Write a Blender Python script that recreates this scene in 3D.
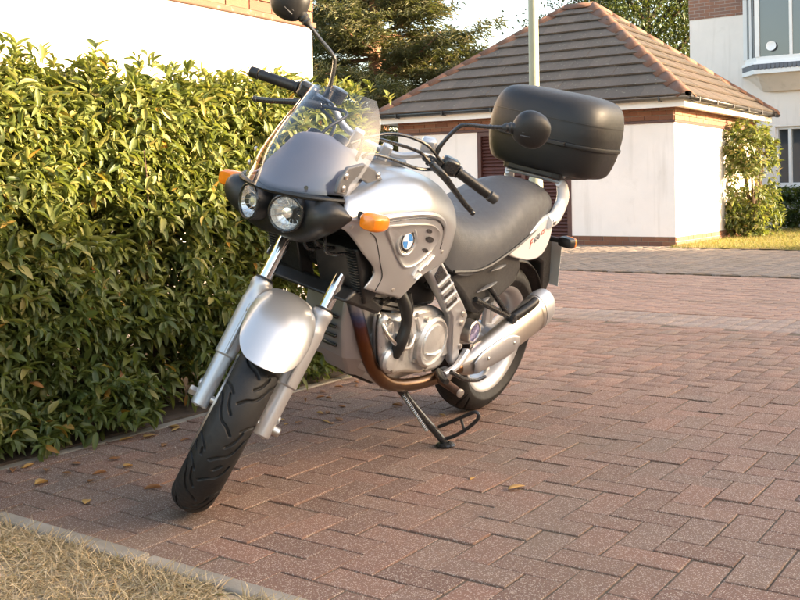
import bpy, bmesh, math, random
import numpy as np
from mathutils import Vector, Matrix, noise
for o in list(bpy.data.objects): bpy.data.objects.remove(o)
R = math.radians
scene = bpy.context.scene
COL = scene.collection
random.seed(7); rng = np.random.default_rng(7)

# ------------------------------------------------------------------ camera
CAM_YAW = R(34.4)
cam_d = bpy.data.cameras.new('camera'); cam = bpy.data.objects.new('camera', cam_d); COL.objects.link(cam)
cam.location = (0, 0, .907)
cam.rotation_mode = 'QUATERNION'
cam.rotation_quaternion = (Matrix.Rotation(CAM_YAW, 3, 'Z') @ Matrix.Rotation(R(90), 3, 'X') @ Matrix.Rotation(-.015, 3, 'Z')).to_quaternion()
cam_d.sensor_width = 36; cam_d.lens = 45; cam_d.shift_y = -109 / 800
cam_d.clip_start = .05; cam_d.clip_end = 2000
scene.camera = cam
# ------------------------------------------------------------------ sky and sun
SUN_EL = 14.0; SUN_AZ = (0.93, 0.37)
world = bpy.data.worlds.new('World'); scene.world = world; world.use_nodes = True
wn = world.node_tree; bg = wn.nodes['Background']
sky = wn.nodes.new('ShaderNodeTexSky'); sky.sky_type = 'NISHITA'; sky.sun_disc = False
sky.sun_elevation = R(SUN_EL); sky.sun_rotation = math.atan2(SUN_AZ[0], SUN_AZ[1])
sky.air_density = 1.0; sky.dust_density = 3.0; sky.ozone_density = .6
tint = wn.nodes.new('ShaderNodeMix'); tint.data_type = 'RGBA'; tint.blend_type = 'MULTIPLY'
tint.inputs[0].default_value = 1; tint.inputs[7].default_value = (1.0, .925, .85, 1)
wn.links.new(sky.outputs[0], tint.inputs[6]); wn.links.new(tint.outputs[2], bg.inputs[0])
bg.inputs[1].default_value = .15
sun_d = bpy.data.lights.new('sun', 'SUN'); sun = bpy.data.objects.new('sun', sun_d); COL.objects.link(sun)
sun_d.energy = 5.0; sun_d.angle = R(.55); sun_d.color = (1.0, .78, .52)
sd = Vector((SUN_AZ[0], SUN_AZ[1], 0)).normalized() * math.cos(R(SUN_EL)) + Vector((0, 0, math.sin(R(SUN_EL))))
sun.rotation_mode = 'QUATERNION'; sun.rotation_quaternion = (-sd).to_track_quat('-Z', 'Y')
sun.location = (10, 4, 8)
vs = scene.view_settings
vs.view_transform = 'Standard'; vs.look = 'None'; vs.exposure = 2.7; vs.gamma = 1; vs.use_curve_mapping = False

# ------------------------------------------------------------------ helpers
def tag(o, label=None, cat=None, group=None, kind=None):
    if label: o['label'] = label
    if cat: o['category'] = cat
    if group: o['group'] = group
    if kind: o['kind'] = kind
    return o
def empty(name, loc=(0, 0, 0)):
    o = bpy.data.objects.new(name, None); COL.objects.link(o); o.location = loc; o.empty_display_size = .1
    return o
def link(name, me, parent=None):
    o = bpy.data.objects.new(name, me); COL.objects.link(o)
    if parent is not None: o.parent = parent
    return o
def mo(name, vf, mat, parent=None, smooth=True, bevel=0, sub=0, solid=0, auto=35, kind=None):
    V, Fc = vf
    me = bpy.data.meshes.new(name); me.from_pydata([tuple(v) for v in V], [], Fc)
    bm = bmesh.new(); bm.from_mesh(me); bmesh.ops.remove_doubles(bm, verts=bm.verts, dist=1e-6)
    bmesh.ops.recalc_face_normals(bm, faces=bm.faces); bm.to_mesh(me); bm.free()
    me.materials.append(mat)
    o = link(name, me, parent)
    if smooth:
        me.polygons.foreach_set('use_smooth', [True] * len(me.polygons))
        me.set_sharp_from_angle(angle=R(auto))
    if solid:
        m = o.modifiers.new('solid', 'SOLIDIFY'); m.thickness = solid; m.offset = -1
    if bevel:
        m = o.modifiers.new('bevel', 'BEVEL'); m.width = bevel; m.segments = 2; m.limit_method = 'ANGLE'; m.angle_limit = R(35)
    if sub:
        m = o.modifiers.new('sub', 'SUBSURF'); m.levels = sub; m.render_levels = sub
    if kind: o['kind'] = kind
    return o
def join(*parts):
    V = []; Fc = []
    for v, f in parts:
        n = len(V); V += list(v); Fc += [tuple(i + n for i in q) for q in f]
    return V, Fc
def xf(vf, M):
    return [M @ Vector(v) for v in vf[0]], vf[1]
def mirY(vf):
    return [Vector((v[0], -v[1], v[2])) for v in vf[0]], [tuple(reversed(f)) for f in vf[1]]
def box(c, s, rot=None):
    V = [Vector((x * s[0] / 2, y * s[1] / 2, z * s[2] / 2)) for x in (-1, 1) for y in (-1, 1) for z in (-1, 1)]
    if rot is not None: V = [rot @ v for v in V]
    V = [v + Vector(c) for v in V]
    return V, [(0, 1, 3, 2), (4, 6, 7, 5), (0, 4, 5, 1), (2, 3, 7, 6), (0, 2, 6, 4), (1, 5, 7, 3)]
def bb(x0, x1, y0, y1, z0, z1):
    return box(((x0 + x1) / 2, (y0 + y1) / 2, (z0 + z1) / 2), (x1 - x0, y1 - y0, z1 - z0))
def cr(pts, n, closed=False):
    """Catmull-Rom samples through pts (tuples of any length)"""
    P = [np.array(p, float) for p in pts]; m = len(P); out = []
    segs = m if closed else m - 1
    for i in range(segs):
        if closed: a, b, c, d = P[(i - 1) % m], P[i], P[(i + 1) % m], P[(i + 2) % m]
        else: a, b, c, d = P[i - 1] if i else 2 * P[0] - P[1], P[i], P[i + 1], P[i + 2] if i + 2 < m else 2 * P[-1] - P[-2]
        for k in range(n):
            t = k / n
            out.append(.5 * (2 * b + (c - a) * t + (2 * a - 5 * b + 4 * c - d) * t * t + (3 * b - a - 3 * c + d) * t ** 3))
    if not closed: out.append(P[-1])
    return out
def tube(P, r, n=10, seg=5, closed=False, flat=1.0):
    rr = r if isinstance(r, (list, tuple)) else [r] * len(P)
    S = cr([tuple(p) + (q,) for p, q in zip(P, rr)], seg, closed) if len(P) > 2 or closed else [np.array(tuple(p) + (q,), float) for p, q in zip(P, rr)]
    V = []; Fc = []; m = len(S); up = None
    for i, s in enumerate(S):
        a = S[(i - 1) % m if closed else max(i - 1, 0)]; b = S[(i + 1) % m if closed else min(i + 1, m - 1)]
        t = Vector(b[:3] - a[:3]).normalized()
        if up is None:
            up = Vector((0, 0, 1)) if abs(t.z) < .9 else Vector((1, 0, 0))
        up = (up - t * up.dot(t)).normalized(); si = t.cross(up)
        for k in range(n):
            an = 2 * math.pi * k / n
            V.append(Vector(s[:3]) + (si * math.cos(an) + up * math.sin(an) * flat) * s[3])
    L = m if closed else m - 1
    for i in range(L):
        for k in range(n):
            j = (i + 1) % m; Fc.append((i * n + k, i * n + (k + 1) % n, j * n + (k + 1) % n, j * n + k))
    if not closed:
        Fc.append(tuple(range(n - 1, -1, -1))); Fc.append(tuple((m - 1) * n + k for k in range(n)))
    return V, Fc
def lathe(prof, c, d, n=32, cap=True):
    """prof: (radius, height) along axis d from c"""
    d = Vector(d).normalized(); u = Vector((0, 0, 1)) if abs(d.z) < .9 else Vector((1, 0, 0))
    u = (u - d * u.dot(d)).normalized(); w = d.cross(u); c = Vector(c)
    V = [c + d * h + (u * math.cos(2 * math.pi * k / n) + w * math.sin(2 * math.pi * k / n)) * r for r, h in prof for k in range(n)]
    Fc = [(i * n + k, i * n + (k + 1) % n, (i + 1) * n + (k + 1) % n, (i + 1) * n + k) for i in range(len(prof) - 1) for k in range(n)]
    if cap:
        Fc.append(tuple(range(n - 1, -1, -1))); Fc.append(tuple((len(prof) - 1) * n + k for k in range(n)))
    return V, Fc
def ring(c, d, rmaj, rmin, n=36, m=8):
    prof = [(rmaj + rmin * math.cos(2 * math.pi * k / m), rmin * math.sin(2 * math.pi * k / m)) for k in range(m + 1)]
    return lathe(prof, c, d, n, cap=False)
def loft(rings, cap=True):
    n = len(rings[0]); V = [Vector(p) for r in rings for p in r]
    Fc = [(i * n + k, i * n + (k + 1) % n, (i + 1) * n + (k + 1) % n, (i + 1) * n + k) for i in range(len(rings) - 1) for k in range(n)]
    if cap: Fc.append(tuple(range(n - 1, -1, -1))); Fc.append(tuple((len(rings) - 1) * n + k for k in range(n)))
    return V, Fc
def grid(G):
    r, c = len(G), len(G[0])
    return [Vector(p) for row in G for p in row], [(i * c + j, i * c + j + 1, (i + 1) * c + j + 1, (i + 1) * c + j) for i in range(r - 1) for j in range(c - 1)]
def smooth_grid(rows, nu=5, nv=5):
    a = [cr(r, nu) for r in rows]; cols = [cr([a[i][j] for i in range(len(a))], nv) for j in range(len(a[0]))]
    return [[cols[j][i] for j in range(len(cols))] for i in range(len(cols[0]))]
def extr(poly, f0, f1):
    """poly of 2D points mapped by f0 / f1 to two 3D outlines -> solid"""
    n = len(poly); V = [Vector(f0(*p)) for p in poly] + [Vector(f1(*p)) for p in poly]
    return V, [tuple(range(n - 1, -1, -1)), tuple(range(n, 2 * n))] + [(k, (k + 1) % n, n + (k + 1) % n, n + k) for k in range(n)]
def fast_mesh(name, V, Q, mat, parent=None, rnd=None, smooth=False):
    """numpy verts (N,3), quads (M,4), per-face random"""
    me = bpy.data.meshes.new(name); me.vertices.add(len(V)); me.vertices.foreach_set('co', V.astype(np.float32).ravel())
    k = Q.shape[1]; me.loops.add(Q.size); me.loops.foreach_set('vertex_index', Q.astype(np.int32).ravel())
    me.polygons.add(len(Q)); me.polygons.foreach_set('loop_start', np.arange(0, Q.size, k, dtype=np.int32))
    if rnd is not None:
        at = me.attributes.new('rnd', 'FLOAT', 'FACE'); at.data.foreach_set('value', rnd.astype(np.float32))
    me.update(calc_edges=True); me.materials.append(mat)
    if smooth: me.polygons.foreach_set('use_smooth', np.ones(len(Q), dtype=bool))
    return link(name, me, parent)

# ------------------------------------------------------------------ materials
def nodes(name):
    m = bpy.data.materials.new(name); m.use_nodes = True
    t = m.node_tree; return m, t, t.nodes['Principled BSDF']
def N(t, kind, **kw):
    n = t.nodes.new(kind)
    for k, v in kw.items(): setattr(n, k, v)
    return n
def noise_n(t, scale, detail=4, rough=.6, coord='Object'):
    tc = N(t, 'ShaderNodeTexCoord'); n = N(t, 'ShaderNodeTexNoise'); n.inputs['Scale'].default_value = scale
    n.inputs['Detail'].default_value = detail; n.inputs['Roughness'].default_value = rough
    t.links.new(tc.outputs[coord], n.inputs['Vector']); return n
def mixc(t, fac, a, b, mode='MIX'):
    m = N(t, 'ShaderNodeMix', data_type='RGBA', blend_type=mode)
    for i, v in ((0, fac), (6, a), (7, b)):
        if isinstance(v, (int, float)): m.inputs[i].default_value = v
        elif isinstance(v, tuple): m.inputs[i].default_value = v + (1,) if len(v) == 3 else v
        else: t.links.new(v, m.inputs[i])
    return m.outputs[2]
def mapr(t, s, a, b, c=0., d=1.):
    m = N(t, 'ShaderNodeMapRange'); t.links.new(s, m.inputs[0])
    for i, v in enumerate((a, b, c, d)): m.inputs[i + 1].default_value = v
    return m.outputs[0]
def bumpn(t, p, h, strength, dist=.01):
    b = N(t, 'ShaderNodeBump'); b.inputs['Strength'].default_value = strength; b.inputs['Distance'].default_value = dist
    t.links.new(h, b.inputs['Height']); t.links.new(b.outputs[0], p.inputs['Normal']); return b
def pm(name, col, rough=.5, metal=0., var=.15, scale=12, bump=.0, bscale=120, coat=0., spec=.5, rvar=.12, dirt=None):
    m, t, p = nodes(name)
    n = noise_n(t, scale, 6)
    dark = tuple(c * (1 - var) for c in col); lite = tuple(min(1, c * (1 + var * .6)) for c in col)
    c = mixc(t, mapr(t, n.outputs[0], .3, .7), dark, lite)
    if dirt:
        n3 = noise_n(t, dirt[1], 8, .7); c = mixc(t, mapr(t, n3.outputs[0], dirt[2], dirt[2] + .18, 0, dirt[3]), c, dirt[0])
    t.links.new(c, p.inputs['Base Color'])
    p.inputs['Metallic'].default_value = metal; p.inputs['Specular IOR Level'].default_value = spec
    p.inputs['Coat Weight'].default_value = coat; p.inputs['Coat Roughness'].default_value = .06
    n2 = noise_n(t, scale * 4, 5)
    t.links.new(mapr(t, n2.outputs[0], .3, .7, max(0.02, rough - rvar), min(1, rough + rvar)), p.inputs['Roughness'])
    if bump:
        nb = noise_n(t, bscale, 5, .65); bumpn(t, p, nb.outputs[0], bump, .004)
    return m
def rnd_source(t, obj):
    if obj: return N(t, 'ShaderNodeObjectInfo').outputs['Random']
    return N(t, 'ShaderNodeAttribute', attribute_name='rnd').outputs['Fac']
def ramp(t, fac, stops):
    r = N(t, 'ShaderNodeValToRGB'); e = r.color_ramp.elements
    while len(e) < len(stops): e.new(.5)
    for q, (pos, c) in zip(e, stops): q.position = pos; q.color = c + (1,)
    t.links.new(fac, r.inputs[0]); return r.outputs[0]
def paver_mat(name, stops, obj, speck=.55, sp_scale=330):
    """clay paver: tone per piece, pale aggregate specks, dirt"""
    m, t, p = nodes(name); geo = N(t, 'ShaderNodeNewGeometry')
    base = ramp(t, rnd_source(t, obj), stops)
    def nz(scale, d=5, r=.65):
        n = N(t, 'ShaderNodeTexNoise'); n.inputs['Scale'].default_value = scale; n.inputs['Detail'].default_value = d
        n.inputs['Roughness'].default_value = r; t.links.new(geo.outputs['Position'], n.inputs['Vector']); return n.outputs[0]
    blot = nz(2.2, 6); fine = nz(55, 6, .75)
    c = mixc(t, mapr(t, blot, .35, .7, 0, .55), base, (.180, .113, .080))
    c = mixc(t, mapr(t, fine, .35, .65, 0, .55), c, mixc(t, .5, base, (.09, .058, .045)))
    v = N(t, 'ShaderNodeTexVoronoi', feature='F1'); v.inputs['Scale'].default_value = sp_scale; t.links.new(geo.outputs['Position'], v.inputs['Vector'])
    rv = N(t, 'ShaderNodeSeparateColor'); t.links.new(v.outputs['Color'], rv.inputs[0])
    dot = N(t, 'ShaderNodeMath', operation='LESS_THAN'); t.links.new(v.outputs['Distance'], dot.inputs[0]); dot.inputs[1].default_value = .48
    gt = N(t, 'ShaderNodeMath', operation='GREATER_THAN'); t.links.new(rv.outputs[0], gt.inputs[0]); gt.inputs[1].default_value = .70
    sp = N(t, 'ShaderNodeMath', operation='MULTIPLY'); t.links.new(dot.outputs[0], sp.inputs[0]); t.links.new(gt.outputs[0], sp.inputs[1])
    sp2 = N(t, 'ShaderNodeMath', operation='MULTIPLY'); t.links.new(sp.outputs[0], sp2.inputs[0]); sp2.inputs[1].default_value = speck
    c = mixc(t, sp2.outputs[0], c, (.68, .58, .48))
    mo_ = nz(1.1, 4, .6)
    c = mixc(t, mapr(t, mo_, .52, .72, 0, .38), c, (.17, .14, .10))
    t.links.new(c, p.inputs['Base Color']); p.inputs['Roughness'].default_value = .82; p.inputs['Specular IOR Level'].default_value = .35
    bumpn(t, p, nz(170, 5, .85), .8, .004)
    return m
def leaf_mat(name, stops, obj=False, trans=.35, rough=.5):
    m, t, p = nodes(name)
    c = ramp(t, rnd_source(t, obj), stops)
    n = noise_n(t, 60, 3); c2 = mixc(t, mapr(t, n.outputs[0], .3, .7, 0, .35), c, mixc(t, .5, c, (.02, .035, .01)))
    t.links.new(c2, p.inputs['Base Color']); p.inputs['Roughness'].default_value = rough; p.inputs['Specular IOR Level'].default_value = .5
    tr = N(t, 'ShaderNodeBsdfTranslucent'); t.links.new(mixc(t, .5, c, (.30, .34, .03), 'MIX'), tr.inputs[0])
    mx = N(t, 'ShaderNodeMixShader'); mx.inputs[0].default_value = trans
    t.links.new(p.outputs[0], mx.inputs[1]); t.links.new(tr.outputs[0], mx.inputs[2])
    t.links.new(mx.outputs[0], t.nodes['Material Output'].inputs[0]); return m
def clear_mat(name, tintc, gloss=1.0):
    m, t, p = nodes(name); t.nodes.remove(p)
    tr = N(t, 'ShaderNodeBsdfTransparent'); tr.inputs[0].default_value = tintc + (1,)
    gl = N(t, 'ShaderNodeBsdfGlossy'); gl.inputs['Roughness'].default_value = .04
    lw = N(t, 'ShaderNodeLayerWeight'); lw.inputs[0].default_value = .5
    pw = N(t, 'ShaderNodeMath', operation='POWER'); t.links.new(lw.outputs['Facing'], pw.inputs[0]); pw.inputs[1].default_value = 4.0
    mu = N(t, 'ShaderNodeMath', operation='MULTIPLY_ADD'); t.links.new(pw.outputs[0], mu.inputs[0]); mu.inputs[1].default_value = .75 * gloss; mu.inputs[2].default_value = .045 * gloss
    mx = N(t, 'ShaderNodeMixShader'); t.links.new(mu.outputs[0], mx.inputs[0]); t.links.new(tr.outputs[0], mx.inputs[1]); t.links.new(gl.outputs[0], mx.inputs[2])
    t.links.new(mx.outputs[0], t.nodes['Material Output'].inputs[0]); return m
def render_mat(name, col, stain=(.45, .38, .30)):
    """painted render with faint weathering"""
    m = pm(name, col, rough=.85, var=.06, scale=1.7, bump=.45, bscale=70, spec=.2, dirt=(stain, 2.3, .58, .25))
    t = m.node_tree; p = t.nodes['Principled BSDF']; src = p.inputs['Base Color'].links[0].from_socket
    tc = N(t, 'ShaderNodeTexCoord'); mp = N(t, 'ShaderNodeMapping'); mp.inputs['Scale'].default_value = (5, 5, .45); t.links.new(tc.outputs['Object'], mp.inputs[0])
    n = N(t, 'ShaderNodeTexNoise'); n.inputs['Scale'].default_value = 1.6; n.inputs['Detail'].default_value = 6; t.links.new(mp.outputs[0], n.inputs['Vector'])
    t.links.new(mixc(t, mapr(t, n.outputs[0], .55, .75, 0, .28), src, stain), p.inputs['Base Color']); return m

M = {}
M['silver'] = pm('silver_paint', (.50, .505, .515), .34, .72, .01, 3, coat=.4, rvar=0.)
M['silver2'] = pm('silver_cast', (.50, .50, .51), .40, .7, .04, 6, bump=.0, rvar=.02)
M['alloy'] = pm('engine_alloy', (.64, .635, .62), .38, .7, .14, 18, bump=.12, bscale=200, dirt=((.16, .13, .10), 14, .58, .6))
M['chrome'] = pm('chrome', (.80, .79, .77), .08, 1, .02, 20, rvar=.03)
M['steel'] = pm('brushed_steel', (.58, .55, .51), .34, .92, .06, 8, rvar=.04)
M['satin'] = pm('silencer_satin', (.56, .51, .45), .36, .85, .08, 5, rvar=.04, dirt=((.30, .20, .12), 3, .55, .4))
M['reflector'] = pm('lamp_reflector', (.85, .85, .84), .2, .75, .03, 30, rvar=.05)
M['lilac'] = pm('cowl_grey', (.25, .255, .285), .5, 0, .06, 8)
M['black'] = pm('black_plastic', (.013, .0125, .012), .42, 0, .25, 30, bump=.1, bscale=500)
M['gloss_black'] = pm('satin_black', (.018, .018, .018), .28, 0, .2, 20, coat=.3)
M['boxblack'] = pm('box_plastic', (.013, .012, .0115), .47, 0, .12, 14, bump=.2, bscale=420, rvar=.05, spec=.42)
M['rubber'] = pm('tyre_rubber', (.016, .015, .0145), .6, 0, .3, 22, bump=.15, bscale=160, spec=.35, dirt=((.055, .045, .036), 9, .58, .5))
M['seat'] = pm('seat_vinyl', (.062, .063, .068), .55, 0, .12, 9, bump=.22, bscale=380)
M['dgrey'] = pm('grey_plastic', (.040, .039, .038), .45, 0, .15, 16, bump=.15, bscale=400)
M['mgrey'] = pm('mid_grey_plastic', (.11, .11, .115), .45, 0, .12, 16)
M['white_pl'] = pm('tail_paint', (.74, .735, .72), .32, .12, .01, 4, coat=.4, rvar=0.)
M['orange'] = pm('amber_lens', (.85, .22, .008), .16, 0, .12, 60, coat=.5)
M['red'] = pm('red_lens', (.5, .02, .01), .15, 0, .1, 40, coat=.5)
M['frame_red'] = pm('dark_frame', (.03, .028, .027), .4, .2)
M['numplate'] = pm('plate_back', (.48, .49, .46), .5, 0, .1)
M['clear'] = clear_mat('clear_lens', (.98, .98, .97), .8)
M['screen'] = clear_mat('smoked_screen', (.68, .69, .74), 1.5)
M['blue'] = pm('emblem_blue', (.05, .22, .55), .25, 0, .02, coat=.5)
M['white'] = pm('emblem_white', (.8, .8, .8), .25, 0, .02, coat=.5)
M['redink'] = pm('red_ink', (.55, .10, .05), .5, 0, .02)
M['greyink'] = pm('grey_ink', (.09, .09, .10), .5, 0, .02)
M['rust'] = pm('rusty_steel', (.13, .07, .045), .6, .5, .3, 40)
M['purple'] = pm('anodised_cap', (.20, .19, .34), .3, .8, .1, 30)
def header_mat():
    m, t, p = nodes('heat_tinted_header'); tc = N(t, 'ShaderNodeTexCoord'); sp = N(t, 'ShaderNodeSeparateXYZ'); t.links.new(tc.outputs['Object'], sp.inputs[0])
    n = noise_n(t, 30, 5); ad = N(t, 'ShaderNodeMath', operation='MULTIPLY_ADD'); t.links.new(n.outputs[0], ad.inputs[0]); ad.inputs[1].default_value = .06; t.links.new(sp.outputs[2], ad.inputs[2])
    c = ramp(t, mapr(t, ad.outputs[0], .28, .62), [(0, (.22, .15, .10)), (.3, (.17, .085, .042)), (.62, (.15, .060, .027)), (.76, (.11, .05, .05)), (.86, (.09, .12, .25)), (1, (.42, .42, .44))])
    t.links.new(c, p.inputs['Base Color']); p.inputs['Metallic'].default_value = .95; p.inputs['Roughness'].default_value = .28
    bumpn(t, p, noise_n(t, 90, 4).outputs[0], .08); return m
M['header'] = header_mat()

PAV = [(0, (.165, .094, .067)), (.2, (.205, .114, .080)), (.45, (.235, .125, .087)), (.62, (.20, .126, .092)), (.8, (.255, .132, .090)), (.92, (.235, .142, .101)), (1, (.18, .118, .087))]
PINK = [(0, (.30, .19, .145)), (.5, (.345, .215, .162)), (1, (.31, .205, .155))]
GREY = [(0, (.16, .135, .11)), (.5, (.20, .165, .135)), (1, (.23, .185, .15))]
PALE = [(0, (.28, .21, .175)), (.5, (.32, .24, .195)), (1, (.26, .21, .18))]
M['pav_obj'] = paver_mat('clay_paver', PAV, True); M['pav'] = paver_mat('clay_paver_field', PAV, False)
M['pink'] = paver_mat('pink_paver', PINK, False, .2, 90); M['greyp'] = paver_mat('grey_paver', GREY, False, .2, 90)
M['pale'] = paver_mat('pale_paver', PALE, False, .3, 120)
M['sand'] = pm('joint_sand', (.11, .080, .052), .95, 0, .45, 35, bump=.8, bscale=300, dirt=((.07, .085, .03), 3, .6, .6))
M['soil'] = pm('soil', (.075, .052, .036), .95, 0, .4, 25, bump=.9, bscale=60)
M['concrete'] = pm('concrete_edging', (.26, .225, .18), .9, 0, .3, 9, bump=.6, bscale=130, dirt=((.12, .11, .07), 7, .55, .7))
M['ground'] = pm('ground_earth', (.16, .14, .08), .95, 0, .3, .8, bump=.5, bscale=20)
M['wallwhite'] = render_mat('white_render', (.84, .755, .69))
M['wallhouse'] = render_mat('house_render', (.84, .75, .68))
M['whitewood'] = pm('white_joinery', (.80, .77, .74), .45, 0, .05, 6)
M['maroon'] = pm('maroon_timber', (.080, .027, .019), .5, 0, .25, 10, bump=.2, bscale=60)
M['gutter'] = pm('gutter_plastic', (.032, .030, .030), .35, 0, .2, 8)
M['lead'] = pm('lead_flashing', (.14, .145, .165), .55, .2, .2, 12)
def rob_mat(name, stops, rough=.85, bs=80):
    m, t, p = nodes(name); c = ramp(t, rnd_source(t, True), stops)
    n = noise_n(t, 9, 6, .7); c = mixc(t, mapr(t, n.outputs[0], .35, .7, 0, .6), c, mixc(t, .55, c, (.05, .045, .035)))
    n5 = noise_n(t, 26, 3, .5); c = mixc(t, mapr(t, n5.outputs[0], .64, .70, 0, .55), c, (.26, .25, .17))
    t.links.new(c, p.inputs['Base Color']); p.inputs['Roughness'].default_value = rough
    bumpn(t, p, noise_n(t, bs, 6, .7).outputs[0], .5, .006); return m
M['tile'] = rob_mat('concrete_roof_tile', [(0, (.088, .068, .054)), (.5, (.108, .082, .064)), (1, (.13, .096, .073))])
M['tile_sunlit'] = rob_mat('sunlit_slope_roof_tile', [(0, (.036, .027, .021)), (.5, (.055, .036, .027)), (1, (.034, .026, .021))])  # roof tile copy for the sunlit slope, colour darkened to counter direct sun
M['ridge'] = rob_mat('ridge_tile', [(0, (.14, .064, .038)), (.5, (.16, .072, .043)), (1, (.145, .078, .05))])
M['brick'] = rob_mat('facing_brick', [(0, (.20, .075, .038)), (.35, (.24, .098, .05)), (.7, (.165, .065, .04)), (1, (.27, .12, .07))])
M['mortar'] = pm('mortar', (.36, .31, .25), .95, 0, .2, 20, bump=.4)
def brickwall_mat():
    m, t, p = nodes('house_brickwork'); tc = N(t, 'ShaderNodeTexCoord'); mp = N(t, 'ShaderNodeMapping'); mp.inputs['Rotation'].default_value = (R(90), 0, 0)
    t.links.new(tc.outputs['Object'], mp.inputs[0])
    b = N(t, 'ShaderNodeTexBrick'); t.links.new(mp.outputs[0], b.inputs[0]); b.inputs['Scale'].default_value = 1
    b.inputs['Brick Width'].default_value = .225; b.inputs['Row Height'].default_value = .075; b.inputs['Mortar Size'].default_value = .006
    b.inputs[1].default_value = (.34, .15, .09, 1); b.inputs[2].default_value = (.22, .12, .09, 1); b.inputs[3].default_value = (.36, .31, .26, 1)
    n = noise_n(t, 8, 5); t.links.new(mixc(t, mapr(t, n.outputs[0], .3, .7, 0, .4), b.outputs[0], (.15, .09, .07)), p.inputs['Base Color'])
    p.inputs['Roughness'].default_value = .9; bumpn(t, p, b.outputs[1], -.6, .01); return m
M['brickwall'] = brickwall_mat()
def glass_mat():
    m, t, p = nodes('window_glass'); n = noise_n(t, 1.5, 2)
    p.inputs['Base Color'].default_value = (.06, .07, .08, 1); p.inputs['Roughness'].default_value = .04; p.inputs['Specular IOR Level'].default_value = .9
    p.inputs['Coat Weight'].default_value = .5; bumpn(t, p, n.outputs[0], .04, .02); return m
M['glass'] = glass_mat()
M['lamp_post'] = pm('green_grey_post', (.24, .25, .18), .5, .1, .12, 5, dirt=((.22, .2, .12), 6, .6, .4))
HED = [(0, (.055, .082, .020)), (.3, (.105, .135, .032)), (.55, (.160, .180, .044)), (.78, (.26, .235, .058)), (.955, (.43, .34, .105)), (.975, (.42, .22, .03)), (1, (.33, .11, .02))]
M['leaf'] = leaf_mat('hedge_leaf', HED); M['leaf_obj'] = leaf_mat('hedge_leaf_single', HED, True)
M['leaf_shrub'] = leaf_mat('shrub_leaf', [(0, (.045, .075, .02)), (.5, (.09, .12, .03)), (.85, (.17, .17, .055)), (1, (.26, .18, .07))])
M['leaf_dark'] = leaf_mat('low_hedge_leaf', [(0, (.018, .038, .012)), (.6, (.035, .065, .016)), (1, (.06, .09, .02))])
M['leaf_tree'] = leaf_mat('tree_leaf', [(0, (.018, .036, .008)), (.5, (.038, .062, .012)), (.9, (.07, .092, .018)), (1, (.12, .10, .02))], trans=.15)
M['needle'] = leaf_mat('pine_needle', [(0, (.045, .052, .024)), (.5, (.090, .092, .036)), (.85, (.145, .125, .05)), (1, (.20, .14, .055))], trans=.15, rough=.6)
M['bark'] = pm('pine_bark', (.26, .13, .075), .9, 0, .45, 5, bump=.9, bscale=16)
M['twig'] = pm('twig_bark', (.09, .055, .032), .85, 0, .4, 30, bump=.5)
M['dry_grass'] = leaf_mat('dry_grass', [(0, (.36, .25, .15)), (.4, (.60, .46, .30)), (.9, (.78, .64, .46)), (.97, (.24, .22, .08)), (1, (.16, .18, .05))], trans=.25, rough=.7)
M['thatch'] = pm('dry_thatch', (.46, .34, .215), .95, 0, .5, 60, bump=1, bscale=150)
M['lawn'] = pm('lawn', (.16, .145, .04), .95, 0, .4, 9, bump=.8, bscale=60, dirt=((.30, .18, .06), 2.2, .42, .8))
M['lawn_blade'] = leaf_mat('lawn_grass', [(0, (.09, .11, .025)), (.4, (.19, .17, .05)), (1, (.34, .24, .09))], trans=.3, rough=.7)
M['dead'] = pm('dead_leaf', (.45, .25, .07), .7, 0, .3, 30, bump=.3)
M['dead2'] = pm('dead_leaf_brown', (.26, .11, .035), .7, 0, .3, 30, bump=.3)

# ------------------------------------------------------------------ ground and paving
g = mo('ground', bb(-400, 400, -400, 400, -.5, -.06), M['ground']); tag(g, 'earth ground reaching to the horizon', kind='structure')
BW, BL, JT = .100, .200, .0055
def herringbone(x0, x1, y0, y1, ang=0.):
    """centres and angle of 2:1 pavers, 90 degree herringbone"""
    out = []; u = BW; ca, sa = math.cos(ang), math.sin(ang); cx, cy = (x0 + x1) / 2, (y0 + y1) / 2
    n = int(max(x1 - x0, y1 - y0) / u) + 6
    for j in range(-n, n):
        for i in range(-n, n):
            k = (i - j) % 4
            if k == 0: px, py, a = (i + 1) * u, (j + .5) * u, 0.
            elif k == 3: px, py, a = (i + .5) * u, (j + 1) * u, math.pi / 2
            else: continue
            X = cx + px * ca - py * sa; Y = cy + px * sa + py * ca
            if x0 <= X <= x1 and y0 <= Y <= y1: out.append((X, Y, a + ang))
    return out
def paver_vf(l, w, h=.05, ch=.0016):
    a, b = l / 2, w / 2; V = []
    for x, y, z in ((a, b, -h), (a, b, -ch), (a - ch, b - ch, 0)):
        V += [(-x, -y, z), (x, -y, z), (x, y, z), (-x, y, z)]
    F_ = [(8, 9, 10, 11)]
    for q in (0, 4):
        for k in range(4): F_.append((q + k, q + (k + 1) % 4, q + 4 + (k + 1) % 4, q + 4 + k))
    return V, F_
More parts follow.
